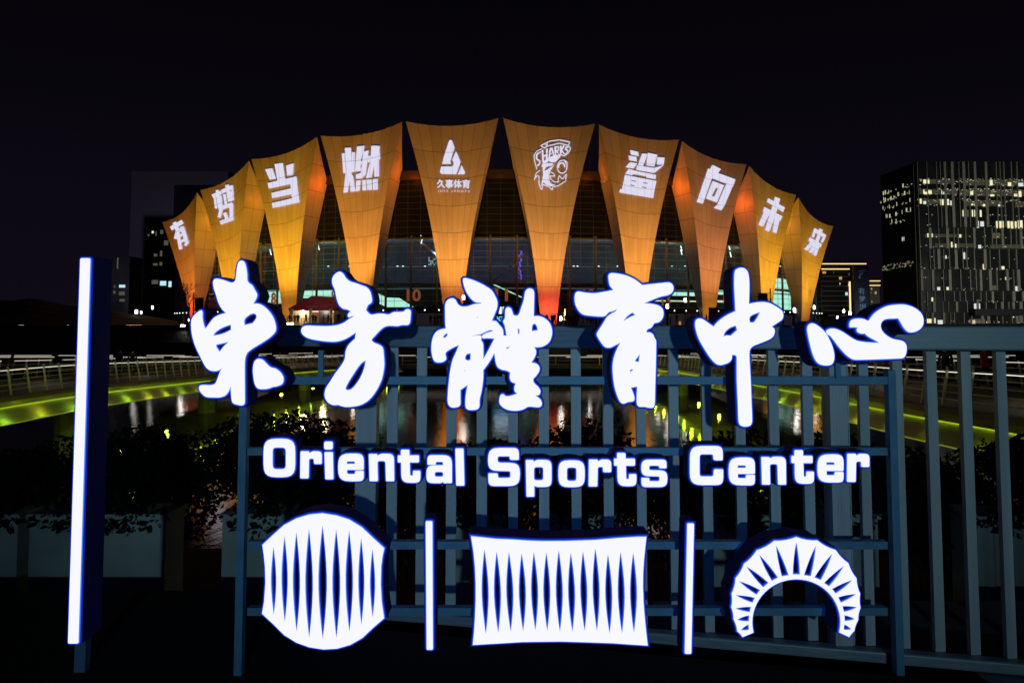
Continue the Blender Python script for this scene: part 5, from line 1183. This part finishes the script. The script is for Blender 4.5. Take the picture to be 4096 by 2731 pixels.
for k in range(9):
    q, w = P(3240, 1104 + k * 19.5, HY - 2.2), P(3394, 1107 + k * 19.5, HY - 2.2); MB().box((q.x, HY - 2.25, w.z), (w.x, HY - 2.02, q.z)).build('floor_ledge', M['fin'], ht)
for x0, x1, y0, y1, k in ((3290,3305,1085,1094,'o'),(3357,3369,1106,1118,'o'),(3359,3362,1131,1138,'y'),(3382,3392,1169,1181,'c'),(3334,3337,1086,1093,'d'),(3296,3300,1258,1264,'d'),(3406,3410,1090,1100,'d'),(3404,3410,1134,1142,'w'),(3405,3412,1174,1184,'d'),(3406,3414,1222,1228,'d')):
    a, b = P(x0, y0, HY - 2.2), P(x1, y1, HY - 2.2); lit_window(ht, a.x, b.x, b.z, a.z, HY - 2.0 if x0 < 3398 else HY, M['win_' + k])
fh = thing('far_building', 'small far dark block with two gold lines left of the office tower', 'building', (140, 335, PLAZA))
a, b = P(3476, 1120, 335), P(3522, 1290, 335); MB().box((a.x, 335, PLAZA), (b.x, 345, a.z)).build('block_wall', M['tower'], fh)
for yy in (1124, 1142): q, w = P(3479, yy, 334.8), P(3521, yy, 334.8); MB().box((q.x, 334.6, q.z - .12), (w.x, 334.9, q.z + .2)).build('light_line', M['strip'], fh)
for x0, x1, y0, y1, k in ((3484,3489,1152,1159,'o'),(3482,3488,1166,1174,'d'),(3499,3507,1166,1176,'o'),(3486,3490,1204,1209,'o'),(3505,3510,1217,1226,'o')):
    a, b = P(x0, y0, 334.8), P(x1, y1, 334.8); lit_window(fh, a.x, b.x, b.z, a.z, 334.9, M['win_' + k])
# banner pillar with faint writing
BY = 128; a, b = P(3416, 1062, BY), P(3478, 1290, BY)
bp = thing('banner_pillar', 'tall dark navy banner pillar with faint white column of writing beside the hotel', 'banner pillar', ((a.x + b.x) / 2, BY, PLAZA))
MB().box((a.x, BY, PLAZA), (b.x, BY + .8, a.z)).build('banner_face', M['navy'], bp)
MB().tube([(b.x + .35, BY + .3, PLAZA), (b.x + .35 - .25, BY + .3, a.z + .2)], .06, 6).build('banner_pole', M['darkmetal'], bp)
dimt = principled('faint_print', (.22, .34, .46), .6)
for k, ch in enumerate('有梦当燃'):
    cc = P(3446 + k * 2.5, 1164 + k * 31.5, BY); text_obj(ch, 'printed_character', (cc.x, BY - .03, cc.z), 1.05, 1.05, dimt, bp, bold=.02)
q = P(3444, 1093, BY)
MB().face([(q.x - .6, BY - .03, q.z + .2), (q.x - .2, BY - .03, q.z + .1), (q.x + .4, BY - .03, q.z + .2), (q.x + .85, BY - .03, q.z + .35), (q.x + .4, BY - .03, q.z + .62), (q.x - .2, BY - .03, q.z + .55)]).build('printed_emblem', principled('faint_red_print', (.22, .04, .08), .6), bp)
MB().face([(q.x - .45, BY - .03, q.z - .75), (q.x - .1, BY - .03, q.z - .9), (q.x - .15, BY - .03, q.z - .3), (q.x + .5, BY - .03, q.z + .12), (q.x - .25, BY - .03, q.z - .1)]).build('printed_emblem', dimt, bp)
# dark slab building and low lit building left of the arena
lt = thing('tower_block', 'tall windowless looking dark block behind the left end of the arena', 'tower block', (-130, 330, PLAZA))
a, b = P(527, 687, 330), P(900, 1290, 330); MB().box((a.x, 330, PLAZA), (b.x, 350, a.z)).build('block_wall', M['slab'], lt)
q = P(700, 745, 330); MB().box((q.x, 329.2, PLAZA + 10), (b.x + 4, 329.9, q.z)).build('recessed_bay', M['tower'], lt)
for x0, x1, y0, y1, k in ((607,614,924,933,'y'),(590,597,937,944,'d'),(641,652,920,936,'d'),(656,672,962,981,'d'),(640,648,1003,1025,'d'),(615,628,1015,1026,'d'),(638,648,1048,1062,'d'),(612,630,1053,1062,'d'),(607,632,1120,1136,'d'),(640,664,1124,1142,'c'),(674,687,1125,1148,'c'),(622,626,926,944,'d')):
    a, b = P(x0, y0, 329.8), P(x1, y1, 329.8); lit_window(lt, a.x, b.x, b.z, a.z, 329.9 if x0 < 700 else 329, M['win_' + k])
lw = thing('low_building', 'low dark building with stacked bluish lit windows right of the light bar', 'building', (-140, 290, PLAZA))
a, b = P(440, 1025, 290), P(512, 1290, 290); MB().box((a.x, 290, PLAZA), (b.x, 300, a.z)).build('block_wall', M['tower'], lw)
for x0, x1, y0, y1, k in ((476,500,1139,1150,'c'),(455,461,1142,1150,'d'),(476,498,1166,1181,'d'),(453,461,1163,1175,'d'),(478,498,1196,1206,'d'),(468,472,1030,1075,'d')):
    a, b = P(x0, y0, 289.8), P(x1, y1, 289.8); lit_window(lw, a.x, b.x, b.z, a.z, 289.9, M['win_' + k])
lamp('banner_fill', 'SPOT', (56.5, 121, PLAZA + .6), (.75, .88, 1), 900, (56.2, BY, 6.5), .3, 75, 1)  # unseen spot added so the banner's writing reads
lamp('tower_fill', 'SPOT', (180, 240, 8), (.95, 1, .86), 78000, (205, 320, 34), 1, 90, 1)  # unseen fill added to brighten the tower's fins
lamp('hotel_floodlight', 'SPOT', (95, 200, 6), (1, .85, .7), 9000, (96, 260, 12), 1, 80, 1)
lamp('block_fill', 'SPOT', (-140, 250, 6), (.75, .65, 1), 22000, (-135, 330, 45), 1, 80, 1)  # dim unseen fill added to bring out the dark block
